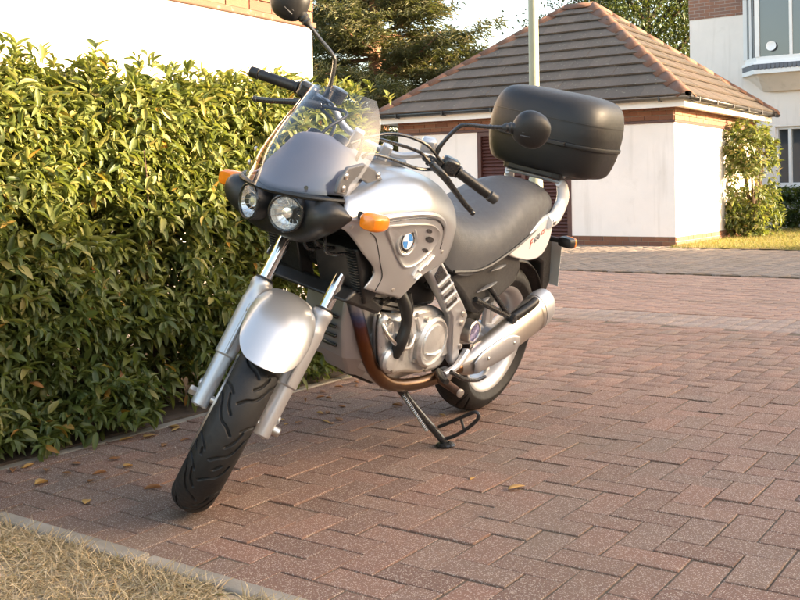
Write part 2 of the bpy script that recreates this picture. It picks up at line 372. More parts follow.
def paver_field(name, spots, mat, parent, l=BL - JT, w=BW - JT, z=0., kind='stuff'):
    pv, pf = paver_vf(l, w); pv = np.array(pv); pf = np.array(pf); n = len(spots)
    S = np.array([s[:3] for s in spots]); ca, sa = np.cos(S[:, 2]), np.sin(S[:, 2])
    dz = rng.normal(0, .0012, n); tx = rng.normal(0, .004, n); ty = rng.normal(0, .007, n)
    V = np.empty((n, len(pv), 3))
    V[:, :, 0] = S[:, :1] + pv[None, :, 0] * ca[:, None] - pv[None, :, 1] * sa[:, None]
    V[:, :, 1] = S[:, 1:2] + pv[None, :, 0] * sa[:, None] + pv[None, :, 1] * ca[:, None]
    V[:, :, 2] = z + pv[None, :, 2] + dz[:, None] + pv[None, :, 0] * tx[:, None] + pv[None, :, 1] * ty[:, None]
    Q = (pf[None] + (np.arange(n) * len(pv))[:, None, None]).reshape(-1, 4)
    o = fast_mesh(name, V.reshape(-1, 3), Q, mat, parent, np.repeat(rng.random(n), len(pf)))
    return tag(o, kind=kind)
drive = mo('driveway', bb(-2.97, 5, 1.70, 6.40, -.055, -.0035), M['sand'], smooth=False)
tag(drive, 'driveway of brown clay pavers laid in herringbone', kind='structure')
mo('paving_bed', bb(-6, -2.97, 5.22, 6.40, -.055, -.0037), M['sand'], drive, smooth=False)
HB = herringbone(-5.9, 4.9, 1.62, 6.39)
HB = [q for q in HB if (q[0] > -3.02 or q[1] > 5.27) and q[1] + (.1 if q[2] > 1 else .05) < 6.43]
def in_view(p):
    d = Vector((p[0], p[1])); cxx = d.x * math.cos(CAM_YAW) + d.y * math.sin(CAM_YAW); cyy = -d.x * math.sin(CAM_YAW) + d.y * math.cos(CAM_YAW)
    return cyy > 2.1 and abs(cxx / cyy) < .43
HB.sort(key=lambda s: (not in_view(s), math.hypot(s[0], s[1])))
pme = bpy.data.meshes.new('paver'); pme.from_pydata(*[paver_vf(BL - JT, BW - JT)[0], [], paver_vf(BL - JT, BW - JT)[1]]); pme.materials.append(M['pav_obj'])
for s in HB[:300]:
    o = link('paver', pme, drive); o.location = (s[0], s[1], random.gauss(0, .0013)); o.rotation_euler = (random.gauss(0, .007), random.gauss(0, .004), s[2] + random.gauss(0, .007))
paver_field('paver_field', HB[300:], M['pav'], drive)
band = mo('edge_strip', bb(-8, 6, 6.40, 7.02, -.056, -.006), M['sand'], smooth=False); tag(band, 'pale strip of pavers between driveway and road', kind='structure')
paver_field('paver_field', [(x, y, math.pi / 2) for x in np.arange(-7.95, 5.9, .1) for y in (6.51, 6.71, 6.91)], M['pale'], band)
road = mo('road', bb(-16, 12, 7.02, 10.2, -.057, -.0065), M['sand'], smooth=False); tag(road, 'pink block paved road crossing in front of the garage', kind='structure')
paver_field('paver_field', [(x + .1 * (j % 2), y, 0.) for j, y in enumerate(np.arange(7.09, 10.15, .1)) for x in np.arange(-13, 6, .2)], M['pink'], road)
fore = mo('forecourt', bb(-16, 12, 10.2, 14.35, -.054, .006), M['sand'], smooth=False); tag(fore, 'grey block paved forecourt before the garage', kind='structure')
paver_field('paver_field', herringbone(-12.9, 5, 10.25, 14.3, R(45)), M['greyp'], fore, z=.011)
ap = mo('garage_apron', bb(-12, -4.95, 14.35, 14.8, -.05, .005), M['sand'], smooth=False); tag(ap, 'strip of grey paving along the garage wall', kind='structure')
paver_field('paver_field', herringbone(-11.9, -5.0, 14.4, 14.78, R(45)), M['greyp'], ap, z=.010)
left_gr = mo('planting_bed', bb(-6, -3.02, -3, 5.22, -.05, .01), M['soil']); tag(left_gr, 'bare soil bed under the hedge', kind='structure')
def edging(name, p0, axis, n, L, w, label, top=.018):
    r = empty(name, p0); tag(r, label, kind='structure')
    for k in range(n):
        c = (k + .5) * L
        dims = (L - .006, w, .12) if axis == 'x' else (w, L - .006, .12)
        o = mo('edging_block', box((c if axis == 'x' else 0, c if axis == 'y' else 0, top - .06 + random.gauss(0, .002)), dims, Matrix.Rotation(random.gauss(0, .006), 3, 'Z')), M['concrete'], r, bevel=.007)
    return r
edging('verge_edging', (-4.4, 1.665, 0), 'x', 10, .62, .055, 'worn concrete edging between dry verge and paving')
edging('hedge_edging', (-2.995, 1.72, 0), 'y', 5, .70, .05, 'concrete edging along the foot of the hedge', .004)

# ------------------------------------------------------------------ leaves toolkit
def leaf_template(rows=(0., .22, .5, .78, 1.), wid=(.06, .8, 1., .7, .02), droop=.30, fold=.26):
    V = []
    for t, w in zip(rows, wid):
        z = -droop * t * t
        V += [(t, -.5 * w, z + fold * .5 * w), (t, 0, z), (t, .5 * w, z + fold * .5 * w)]
    Q = []
    for i in range(len(rows) - 1):
        for k in range(2): a = i * 3 + k; Q.append((a, a + 1, a + 4, a + 3))
    return np.array(V, float), np.array(Q)
LT = leaf_template(); LT2 = leaf_template((0., .5, 1.), (.1, 1., .05))
def frames(D, roll):
    """x axis = D (unit), z axis near up, rolled"""
    D = D / np.linalg.norm(D, axis=1, keepdims=True)
    up = np.tile(np.array([0., 0., 1.]), (len(D), 1)); up[np.abs(D[:, 2]) > .95] = (1, 0, 0)
    s = np.cross(up, D); s /= np.linalg.norm(s, axis=1, keepdims=True); n = np.cross(D, s)
    c, q = np.cos(roll)[:, None], np.sin(roll)[:, None]
    return D, s * c + n * q, n * c - s * q
def leaves_vq(P, D, L, Wd, roll, T=LT):
    X, Y, Z = frames(D, roll); tv, tq = T; n = len(P)
    V = P[:, None] + X[:, None] * (tv[None, :, :1] * L[:, None, None]) + Y[:, None] * (tv[None, :, 1:2] * Wd[:, None, None]) + Z[:, None] * (tv[None, :, 2:] * L[:, None, None])
    Q = (tq[None] + (np.arange(n) * len(tv))[:, None, None]).reshape(-1, 4)
    return V.reshape(-1, 3), Q
def leaf_cloud(name, P, D, L, Wd, mat, parent, rnd=None, T=LT, kind='stuff'):
    V, Q = leaves_vq(P, D, L, Wd, rng.normal(0, .5, len(P)), T)
    r = rng.random(len(P)) if rnd is None else rnd
    o = fast_mesh(name, V, Q, mat, parent, np.repeat(r, len(T[1])), smooth=True)
    return tag(o, kind=kind)
def rosettes(P, Nn, k, size, spread=.95, fwd=.55):
    """k leaves round each shoot tip"""
    n = len(P); Pn = np.repeat(P, k, 0); Nr = np.repeat(Nn / np.linalg.norm(Nn, axis=1, keepdims=True), k, 0)
    rad = rng.normal(0, 1, (n * k, 3)); rad -= Nr * np.sum(rad * Nr, 1, keepdims=True); rad /= np.linalg.norm(rad, axis=1, keepdims=True)
    f = rng.uniform(fwd - .45, fwd + .45, (n * k, 1))
    D = Nr * f + rad * spread; L = size * rng.uniform(.45, 1.3, n * k)
    Pn = Pn - Nr * rng.uniform(0, size * 1.1, (n * k, 1))
    return Pn, D, L
def fbm(P, s):
    return np.array([noise.noise(Vector(p) * s) for p in P])

# ------------------------------------------------------------------ hedge
hedge = empty('hedge', (-3.45, 2.9, 0)); tag(hedge, 'tall clipped evergreen hedge with glossy green leaves beside the motorcycle', 'hedge')
HX, HY0, HY1, HZ = -2.98, .6, 4.28, 1.35
def hedge_surface(n, depth0, depth1, seedz):
    u = rng.random(n); y = HY0 + (HY1 - HY0) * rng.random(n); d = rng.uniform(depth0, depth1, n)
    per = HZ + .95                                  # front height + top depth
    s = u * per; front = s < HZ
    wob = .10 * np.array([noise.noise(Vector((yy * 1.3, ss * 1.6, seedz))) for yy, ss in zip(y, s)]) + .05 * np.array([noise.noise(Vector((yy * 4, ss * 4, seedz + 5))) for yy, ss in zip(y, s)])
    z = np.where(front, s, HZ); x = np.where(front, HX, HX - (s - HZ))
    cornr = np.clip(1 - np.abs(s - HZ) / .22, 0, 1) ** 2 * .10
    nx = np.where(front, 1., .05); nz = np.where(front, .25, 1.)
    P = np.stack([x + (wob - d) * nx - cornr * .8, y, z + (wob * 1.1 - d) * np.where(front, 0, 1) - cornr * .6 + .05], 1)
    P[:, 0] += np.clip(.30 - P[:, 2], 0, 1) * .22 * front  # tucks in at the foot
    Nn = np.stack([nx, rng.normal(0, .35, n), nz + rng.normal(.15, .3, n)], 1)
    return P, Nn
P1, N1 = hedge_surface(9000, 0, .10, 0.)
keep = fbm(P1, 3.2) > -.22; keep &= (P1[:, 2] > .045) | (rng.random(len(P1)) < .6); keep &= ~((P1[:, 2] < .35) & (fbm(P1 + 9, 2.5) > .22))
P1, N1 = P1[keep], N1[keep]
Pl, Dl, Ll = rosettes(P1, N1, 8, .056)
P2, N2 = hedge_surface(6600, .08, .40, 0.); k2 = P2[:, 2] > .10 * rng.random(len(P2)); P2, N2 = P2[k2], N2[k2]
Pm, Dm, Lm = rosettes(P2, N2, 6, .066)
P3, N3 = hedge_surface(2600, .40, .70, 0.); Pq, Dq, Lq = rosettes(P3, N3, 6, .075)
# new shoots standing above the clipped top
ns = 330; yy = HY0 + (HY1 - HY0) * rng.random(ns); xx = HX - .95 * rng.random(ns) ** 1.3
sh = np.stack([xx, yy, HZ + .05 + .055 * rng.random(ns) + .05 * fbm(np.stack([xx, yy, yy * 0], 1), 1.7)], 1)
Ps, Ds, Ls = rosettes(sh, np.stack([rng.normal(0, .2, ns), rng.normal(0, .2, ns), np.ones(ns)], 1), 7, .054, .6, .8)
PA, DA, LA = np.concatenate([Pl, Pm, Ps, Pq]), np.concatenate([Dl, Dm, Ds, Dq]), np.concatenate([Ll, Lm, Ls, Lq])
WA = LA * rng.uniform(.28, .42, len(LA))
# sunlight put into the tint: paler leaves high up, duller lower down
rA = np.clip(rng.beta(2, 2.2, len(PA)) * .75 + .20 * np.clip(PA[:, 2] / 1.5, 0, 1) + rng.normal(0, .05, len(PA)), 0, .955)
odd = rng.random(len(PA)) < .013; rA[odd] = rng.uniform(.955, 1, odd.sum())
isin = (PA[:, 0] > HX - .03) & (PA[:, 1] > 1.95) & (PA[:, 1] < 3.7) & (np.arange(len(PA)) < len(Pl)) & (PA[:, 2] > .12)
cand = np.where(isin)[0]; cand = cand[np.argsort(-LA[cand] + .02 * np.hypot(PA[cand, 0], PA[cand, 1]))][:300]
rest = np.ones(len(PA), bool); rest[cand] = False
off = np.array(hedge.location)
leaf_cloud('foliage', PA[rest] - off, DA[rest], LA[rest], WA[rest], M['leaf'], hedge, rA[rest])
lme = bpy.data.meshes.new('leaf'); lme.from_pydata([tuple(v) for v in LT[0]], [], [tuple(int(i) for i in q) for q in LT[1]]); lme.materials.append(M['leaf_obj'])
lme.polygons.foreach_set('use_smooth', [True] * len(lme.polygons))
Xc, Yc, Zc = frames(DA[cand], rng.normal(0, .5, len(cand)))
for i, q in enumerate(cand):
    o = link('leaf', lme, hedge); p = PA[q] - off
    o.matrix_local = Matrix(((Xc[i][0] * LA[q], Yc[i][0] * WA[q], Zc[i][0] * LA[q], p[0]), (Xc[i][1] * LA[q], Yc[i][1] * WA[q], Zc[i][1] * LA[q], p[1]), (Xc[i][2] * LA[q], Yc[i][2] * WA[q], Zc[i][2] * LA[q], p[2]), (0, 0, 0, 1)))
st = []
for k in range(60):
    y0 = random.uniform(HY0, HY1); x0 = HX - random.uniform(.18, .6); pts = [Vector((x0, y0, -.02))]
    for j in range(4): pts.append(pts[-1] + Vector((random.gauss(.015, .05), random.gauss(0, .07), random.uniform(.2, .38))))
    st.append(tube([p - Vector(off) for p in pts], [.011, .009, .007, .005, .003], 6, 3))
mo('stems', join(*st), M['twig'], hedge)

# ------------------------------------------------------------------ verge grass
verge = mo('dry_verge', grid([[(x, y, .004 + .012 * noise.noise(Vector((x * 5, y * 5, 0)))) for x in np.linspace(-4.3, 1.5, 60)] for y in np.linspace(-1.2, 1.64, 40)]), M['thatch'])
tag(verge, 'dry straw coloured grass verge in the near corner', kind='structure')
n = 26000; gx = rng.uniform(-2.9, -1.0, n); gy = 1.63 - 1.0 * rng.random(n) ** 1.6
okk = fbm(np.stack([gx, gy, gx * 0], 1), 6) > -.32 - .2 * rng.random(n); gx, gy = gx[okk], gy[okk]; n = len(gx)
GD = np.stack([rng.normal(0, .8, n), rng.normal(0.05, .8, n), np.abs(rng.normal(.35, .3, n)) + .05], 1)
BT = leaf_template((0., .5, 1.), (1., .8, .05), .3, .1)
leaf_cloud('grass_blades', np.stack([gx, gy, np.full(n, .004)], 1), GD, rng.uniform(.022, .062, n), rng.uniform(.0015, .003, n), M['dry_grass'], verge, np.clip(rng.beta(2, 2.2, n), 0, 1), BT)

# ------------------------------------------------------------------ garage
def slope_tiles(root, O_, eu, W, ev, Hs, ridge_len, mat, course, tw, name='roof_tile', joined=False, thick=.028):
    """O_ = left eave corner, eu along eave, ev up the slope; trapezoid narrowing to ridge_len"""
    eu, ev, O_ = Vector(eu).normalized(), Vector(ev).normalized(), Vector(O_); nn = eu.cross(ev); ins = (W - ridge_len) / 2
    nc = max(1, round(Hs / course)); g = Hs / nc; parts = []
    for j in range(nc):
        v0, v1 = j * g - (.02 if j else .05), (j + 1) * g
        lo = lambda v: max(0, v) / Hs * ins; hi = lambda v: W - max(0, v) / Hs * ins
        u = -tw * (.5 if j % 2 else 0.)
        while u < W:
            a, b_ = u + .0012, u + tw - .0012; u += tw
            q = [max(a, lo(v0)), min(b_, hi(v0)), min(b_, hi(v1)), max(a, lo(v1))]
            if q[1] - q[0] < .02: continue
            if q[2] < q[3]: q[2] = q[3] = (q[2] + q[3]) / 2
            jig = random.gauss(0, .0015); P0 = []
            for uu, vv, hh in ((q[0], v0, .062), (q[1], v0, .062), (q[2], v1, .022), (q[3], v1, .022)): P0.append(O_ + eu * uu + ev * vv + nn * (hh + jig))
            V = [p - nn * thick for p in P0] + P0
            vf = (V, [(3, 2, 1, 0), (4, 5, 6, 7), (0, 1, 5, 4), (1, 2, 6, 5), (2, 3, 7, 6), (3, 0, 4, 7)])
            if joined: parts.append(vf)
            else: mo(name, vf, mat, root, smooth=False)
    if joined: mo(name, join(*parts), mat, root, smooth=False, kind='stuff')
def hip_tiles(root, a, b_, mat, L=.36, w=.16):
    a, b_ = Vector(a), Vector(b_); d = (b_ - a); n = max(1, round(d.length / L)); d.normalize(); L = (b_ - a).length / n
    s = d.cross(Vector((0, 0, 1))).normalized(); u = s.cross(d)
    prof = [(-w, -.075), (-w * .5, -.002), (-.03, .028), (.03, .028), (w * .5, -.002), (w, -.075)]
    me = None
    for k in range(n):
        if me is None:
            out = [[(0, x, z) for x, z in prof], [(L * 1.03, x * .97, z * .97 - .006) for x, z in prof]]
            o = mo('ridge_tile', grid([[Vector(p) for p in r] for r in out]), mat, root, solid=.02); me = o.data
        else:
            o = link('ridge_tile', me, root); m = o.modifiers.new('solid', 'SOLIDIFY'); m.thickness = .02; m.offset = -1
        p = a + d * L * k + u * .045
        o.matrix_local = Matrix(((d.x, s.x, u.x, p.x), (d.y, s.y, u.y, p.y), (d.z, s.z, u.z, p.z), (0, 0, 0, 1))) @ Matrix.Rotation(random.gauss(0, .01), 4, 'X')
def brick_course(root, p0, p1, z0, nrm, rows, mat, bl=.225, bh=.075, proud=.006, depth=.05, me=None, skip=0):
    p0, p1 = Vector(p0), Vector(p1); d = (p1 - p0); Lg = d.length; d.normalize(); nrm = Vector(nrm)
    cnt = round(Lg / bl); bl2 = Lg / cnt
    for r_ in range(rows):
        offs = .5 if r_ % 2 else 0.
        for k in range(cnt + (1 if offs else 0)):
            a = max(0, (k - offs) * bl2); b_ = min(Lg, (k + 1 - offs) * bl2)
            if b_ - a < .03: continue
            if me is None:
                o = mo('brick', box((0, 0, 0), (1, 1, 1)), mat, root, smooth=False); me = o.data
            else: o = link('brick', me, root)
            c = p0 + d * ((a + b_) / 2) + nrm * (proud - depth / 2 + random.gauss(0, .0012)) + Vector((0, 0, z0 + (r_ + .5) * bh))
            o.matrix_local = Matrix.LocRotScale(c, Matrix(((d.x, nrm.x, 0), (d.y, nrm.y, 0), (d.z, nrm.z, 1))).to_quaternion(), Vector((b_ - a - .009, depth, bh - .009)))
    return me
GX0, GX1, GY0, GY1 = -10.15, -5.10, 14.80, 19.35
gar = empty('garage', (0, 0, 0)); tag(gar, 'white rendered garage with brown hipped tile roof and maroon louvred door', 'garage')
DX0, DX1, DZ = -8.52, -6.80, 1.90
mo('wall', join(bb(DX1, GX1, GY0, GY0 + .2, .15, 1.92), bb(GX0, DX0, GY0, GY0 + .2, .15, 1.92), bb(GX1 - .2, GX1, GY0 + .2, GY1, .15, 1.92), bb(GX0, GX0 + .2, GY0 + .2, GY1, .15, 1.92), bb(GX0 + .2, GX1 - .2, GY1 - .2, GY1, .15, 1.92)), M['wallwhite'], gar, smooth=False)
mo('frieze_backing', join(bb(GX0 + .004, GX1 - .004, GY0 + .004, GY0 + .19, 1.92, 2.2), bb(GX1 - .19, GX1 - .004, GY0 + .19, GY1, 1.92, 2.2)), M['mortar'], gar, smooth=False)
mo('plinth_backing', join(bb(DX1, GX1 - .004, GY0 + .004, GY0 + .19, -.05, .15), bb(GX0, DX0, GY0 + .004, GY0 + .19, -.05, .15), bb(GX1 - .19, GX1 - .004, GY0 + .19, GY1, -.05, .15)), M['mortar'], gar, smooth=False)
bme = brick_course(gar, (GX0, GY0, 0), (GX1, GY0, 0), 1.925, (0, -1, 0), 3, M['brick'], proud=.012)
brick_course(gar, (GX1, GY0, 0), (GX1, GY1, 0), 1.925, (1, 0, 0), 3, M['brick'], proud=.012, me=bme)
brick_course(gar, (DX1, GY0, 0), (GX1, GY0, 0), 0.0, (0, -1, 0), 2, M['brick'], me=bme)
brick_course(gar, (GX1, GY0, 0), (GX1, GY1, 0), 0.0, (1, 0, 0), 2, M['brick'], me=bme)
mo('frieze_moulding', join(bb(GX0 - .02, GX1 + .025, GY0 - .025, GY0 + .01, 1.885, 1.925), bb(GX1 - .01, GX1 + .0255, GY0 + .01, GY1, 1.885, 1.925)), M['maroon'], gar, smooth=False, bevel=.006)
# louvred door
door = mo('door', bb(DX0, DX1, GY0 + .09, GY0 + .13, .02, DZ), M['maroon'], gar, smooth=False)
mo('door_frame', join(bb(DX0, DX0 + .07, GY0 - .012, GY0 + .09, .02, DZ - .02), bb(DX1 - .07, DX1, GY0 - .012, GY0 + .09, .02, DZ - .02), bb(DX0 + .83, DX0 + .90, GY0 - .008, GY0 + .09, .02, DZ - .02), bb(DX0 + .07, DX1 - .07, GY0 - .0125, GY0 + .09, DZ - .09, DZ - .021)), M['maroon'], door, smooth=False)
sl = None
for h in range(2):
    x0, x1 = (DX0 + .075, DX0 + .825) if h == 0 else (DX0 + .905, DX1 - .075)
    for k in range(31):
        z = .07 + k * .057
        if sl is None:
            q = mo('slat', box((0, 0, 0), (x1 - x0, .012, .055), Matrix.Rotation(R(-35), 3, 'X')), M['maroon'], door, smooth=False); sl = q.data
        else: q = link('slat', sl, door)
        q.location = ((x0 + x1) / 2, GY0 + .045, z)
# roof
EX0, EX1, EY0, EY1, EZ = -10.45, -4.80, 14.50, 19.62, 2.26
RZ = 4.24; cxr, cyr = (EX0 + EX1) / 2, (EY0 + EY1) / 2; rl = (EX1 - EX0) - (EY1 - EY0)
ra, rb = Vector((cxr - rl / 2, cyr, RZ)), Vector((cxr + rl / 2, cyr, RZ))
hy = (EY1 - EY0) / 2
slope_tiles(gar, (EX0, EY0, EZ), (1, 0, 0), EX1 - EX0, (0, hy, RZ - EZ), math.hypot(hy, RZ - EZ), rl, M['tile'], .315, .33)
slope_tiles(gar, (EX1, EY0, EZ), (0, 1, 0), EY1 - EY0, (-hy, 0, RZ - EZ), math.hypot(hy, RZ - EZ), 0, M['tile_sunlit'], .315, .33)
slope_tiles(gar, (EX1, EY1, EZ), (-1, 0, 0), EX1 - EX0, (0, -hy, RZ - EZ), math.hypot(hy, RZ - EZ), rl, M['tile'], .315, .33, 'roof_tiles', True)
slope_tiles(gar, (EX0, EY1, EZ), (0, -1, 0), EY1 - EY0, (hy, 0, RZ - EZ), math.hypot(hy, RZ - EZ), 0, M['tile'], .315, .33, 'roof_tiles', True)
mo('roof_deck', ([(EX0 + .03, EY0 + .03, EZ), (EX1 - .03, EY0 + .03, EZ), (EX1 - .03, EY1 - .03, EZ), (EX0 + .03, EY1 - .03, EZ), tuple(ra - Vector((0, 0, .03))), tuple(rb - Vector((0, 0, .03)))], [(0, 1, 5, 4), (1, 2, 5), (2, 3, 4, 5), (3, 0, 4), (3, 2, 1, 0)]), M['gutter'], gar, smooth=False)
for a, b_ in (((EX0, EY0, EZ), ra), ((EX1, EY0, EZ), rb), ((EX1, EY1, EZ), rb), ((EX0, EY1, EZ), ra)): hip_tiles(gar, a, b_, M['ridge'])
hip_tiles(gar, ra, rb, M['ridge'])
for nm, z0, z1, ins, mt in (('fascia', 2.10, 2.245, .06, 'whitewood'),):
    mo(nm, join(bb(EX0 + ins, EX1 - ins, EY0 + ins, EY0 + ins + .025, z0, z1), bb(EX1 - ins - .025, EX1 - ins - .001, EY0 + ins + .025, EY1 - ins, z0, z1), bb(EX0 + ins, EX0 + ins + .025, EY0 + ins + .025, EY1 - ins, z0, z1)), M[mt], gar, smooth=False)
mo('soffit', join(bb(EX0 + .09, EX1 - .09, EY0 + .09, GY0 + .05, 2.12, 2.14), bb(GX1 - .05, EX1 - .09, GY0 + .05, EY1 - .1, 2.12, 2.14)), M['whitewood'], gar, smooth=False)
def half_gutter(a, b_, r=.055):
    a, b_ = Vector(a), Vector(b_); d = (b_ - a).normalized(); s = d.cross(Vector((0, 0, 1)))
    rows = [[p + s * math.cos(t) * r + Vector((0, 0, math.sin(t) * r)) for t in np.linspace(math.pi, 2 * math.pi, 9)] for p in (a, b_)]
    return grid(rows)
gz = 2.245
mo('gutter', half_gutter((EX0 - .03, EY0 - .02, gz), (EX1 + .03, EY0 - .02, gz)), M['gutter'], gar, solid=.004)
mo('gutter', half_gutter((EX1 + .02, EY0 - .05, gz), (EX1 + .02, EY1 + .05, gz)), M['gutter'], gar, solid=.004)
for k in range(6):
    mo('gutter_bracket', box((EX0 + .5 + k * .95, EY0 - .02, gz - .03), (.03, .135, .075)), M['gutter'], gar, smooth=False, bevel=.006)
    mo('gutter_bracket', box((EX1 + .02, EY0 + .35 + k * .88, gz - .03), (.135, .03, .075)), M['gutter'], gar, smooth=False, bevel=.006)

# ------------------------------------------------------------------ white building behind the hedge
LX, LY1 = -4.50, 5.50
lg = empty('outbuilding', (0, 0, 0)); tag(lg, 'sunlit white rendered wall of a low building rising behind the hedge', 'building')
mo('wall', bb(LX - 5, LX, -1.0, LY1, -.05, 2.075), M['wallwhite'], lg, smooth=False)
mo('frieze_backing', bb(LX - 4.99, LX - .004, -.99, LY1 - .004, 2.075, 2.36), M['mortar'], lg, smooth=False)
brick_course(lg, (LX, 2.0, 0), (LX, LY1, 0), 2.105, (1, 0, 0), 3, M['brick'], proud=.012)
mo('frieze_moulding', bb(LX - .02, LX + .025, -1, LY1 + .02, 2.068, 2.106), M['ridge'], lg, smooth=False, bevel=.006)
mo('fascia', bb(LX + .28, LX + .305, -1.3, LY1 + .3, 2.36, 2.5), M['whitewood'], lg, smooth=False)
mo('soffit', bb(LX - .02, LX + .28, -1.3, LY1 + .3, 2.36, 2.38), M['whitewood'], lg, smooth=False)
mo('roof', ([(LX - 5.3, -1.3, 2.5), (LX + .32, -1.3, 2.5), (LX + .32, LY1 + .3, 2.5), (LX - 5.3, LY1 + .3, 2.5), (LX - 2.5, 1.3, 4.5), (LX - 2.5, LY1 - 2.5, 4.5)], [(0, 1, 4), (1, 2, 5, 4), (2, 3, 5), (3, 0, 4, 5), (3, 2, 1, 0)]), M['tile'], lg, smooth=False)

# ------------------------------------------------------------------ house at the right
HYW = 22.0
hs = empty('house', (0, 0, 0)); tag(hs, 'white and brick house with an upstairs bay window behind the garage', 'house')
HXL, HXR = -7.2, 2.6
mo('wall', join(bb(HXL, -5.40, HYW, HYW + .3, -.05, 4.60), bb(-5.40, -3.2, HYW, HYW + .3, -.05, .90), bb(-5.40, -3.2, HYW, HYW + .3, 2.15, 4.6), bb(-3.2, HXR, HYW, HYW + .3, -.05, 4.6), bb(HXL, HXL + .3, HYW + .3, HYW + 8, -.05, 4.6), bb(HXR - .3, HXR, HYW + .3, HYW + 8, -.05, 4.6)), M['wallhouse'], hs, smooth=False)
mo('brick_storey', bb(HXL - .012, HXR + .012, HYW - .012, HYW + 8, 4.60, 6.4), M['brickwall'], hs, smooth=False)
mo('roof', ([(HXL - .4, HYW - .4, 6.4), (HXR + .4, HYW - .4, 6.4), (HXR + .4, HYW + 8.4, 6.4), (HXL - .4, HYW + 8.4, 6.4), (HXL + 3, HYW + 4, 8.8), (HXR - 3, HYW + 4, 8.8)], [(0, 1, 5, 4), (1, 2, 5), (2, 3, 4, 5), (3, 0, 4), (3, 2, 1, 0)]), M['tile'], hs, smooth=False)
w = mo('window', bb(-5.40, -3.2, HYW + .16, HYW + .2, .9, 2.15), M['glass'], hs, smooth=False)
mo('window_frame', join(bb(-5.40, -5.35, HYW + .06, HYW + .16, .9, 2.15), bb(-5.35, -3.2, HYW + .06, HYW + .16, 2.09, 2.15), bb(-5.35, -3.2, HYW + .06, HYW + .16, .9, .96), bb(-5.15, -5.09, HYW + .05, HYW + .16, .96, 2.09), bb(-4.4, -4.34, HYW + .05, HYW + .16, .96, 2.09)), M['whitewood'], w, smooth=False, bevel=.006)
mo('sill', bb(-5.5, -3.1, HYW - .06, HYW + .16, .84, .90), M['whitewood'], w, smooth=False, bevel=.01)
mo('curtain', bb(-4.9, -3.6, HYW + .30, HYW + .34, .9, 2.15), M['whitewood'], w, smooth=False)
# bay: splayed left face, flat front
BYF = HYW - .45; bx0, bx1, bx2, bx3 = -5.98, -5.62, -3.6, -3.24
bayp = [(bx0, HYW), (bx1, BYF), (bx2, BYF), (bx3, HYW)]
def bayring(o, z):
    cxm = (bx0 + bx3) / 2
    return [Vector((x + (o if x > cxm else -o) * (1 if y == HYW else .7), y - (o if y < HYW else 0), z)) for x, y in bayp]
def bay_solid(o0, z0, o1, z1): return loft([bayring(o0, z0), bayring(o1, z1)])
bay = mo('bay_window', bay_solid(0, 3.58, 0, 4.92), M['glass'], hs, smooth=False)
def post(p, z0, z1, s=.06): return box((p[0], p[1], (z0 + z1) / 2), (s, s, z1 - z0))
mo('bay_frame', join(bay_solid(.03, 3.50, .03, 3.60), bay_solid(.03, 4.90, .03, 5.0), *[post(p, 3.60, 4.90, .09) for p in bayp], post(((bx1 * 2 + bx2) / 3, BYF), 3.6, 4.9, .06), post(((bx1 + bx2 * 2) / 3, BYF), 3.6, 4.9, .06), post(((bx0 + bx1) / 2 - .02, (HYW + BYF) / 2), 3.6, 4.9, .05)), M['whitewood'], bay, smooth=False)
mo('bay_roof', bay_solid(.10, 5.0, -.1, 5.25), M['lead'], bay, smooth=False)
mo('sill', bay_solid(.10, 3.44, .08, 3.50), M['whitewood'], bay, smooth=False)
sc = []
for k in range(26):
    x = bx1 - .05 + k * .085
    if x < bx2 + .05: sc.append(extr([(0, 0), (.08, 0), (.08, -.07), (.06, -.105), (.04, -.118), (.02, -.105), (0, -.07)], lambda a, b_, x=x: (x + a, BYF - .105, 3.44 + b_), lambda a, b_, x=x: (x + a, BYF - .085, 3.44 + b_)))
sc.append(bay_solid(.085, 3.33, .085, 3.44))
mo('lead_apron', join(*sc), M['lead'], bay, smooth=False)
mo('bay_base', bay_solid(.09, 3.24, .09, 3.33), M['whitewood'], bay, smooth=False)
mo('bay_corbel', bay_solid(-.35, 2.9, .02, 3.24), M['wallhouse'], bay, smooth=False)
orn = mo('ornament_plate', lathe([(.001, 0), (.06, .004), (.10, .015), (.102, .022), (.06, .010), (.001, .007)], (-5.33, BYF - .055, 3.80), (0, -1, .15), 28), M['whitewood']); tag(orn, 'round white plate standing in the upstairs bay window', 'plate')

# ------------------------------------------------------------------ lawn
lawn = mo('lawn', grid([[(x, y, .02 + .012 * noise.noise(Vector((x * 2, y * 2, 3)))) for x in np.linspace(-5.09, 8, 70)] for y in np.linspace(14.36, 21.99, 50)]), M['lawn']); tag(lawn, 'sunlit patch of lawn beside the garage', kind='structure')
n = 22000; lx = rng.uniform(-5.05, -2.4, n); ly = rng.uniform(14.38, 21.9, n)
leaf_cloud('grass_blades', np.stack([lx, ly, np.full(n, .015)], 1), np.stack([rng.normal(0, .5, n), rng.normal(0, .5, n), np.ones(n)], 1), rng.uniform(.03, .075, n), rng.uniform(.004, .009, n), M['lawn_blade'], lawn, None, BT)

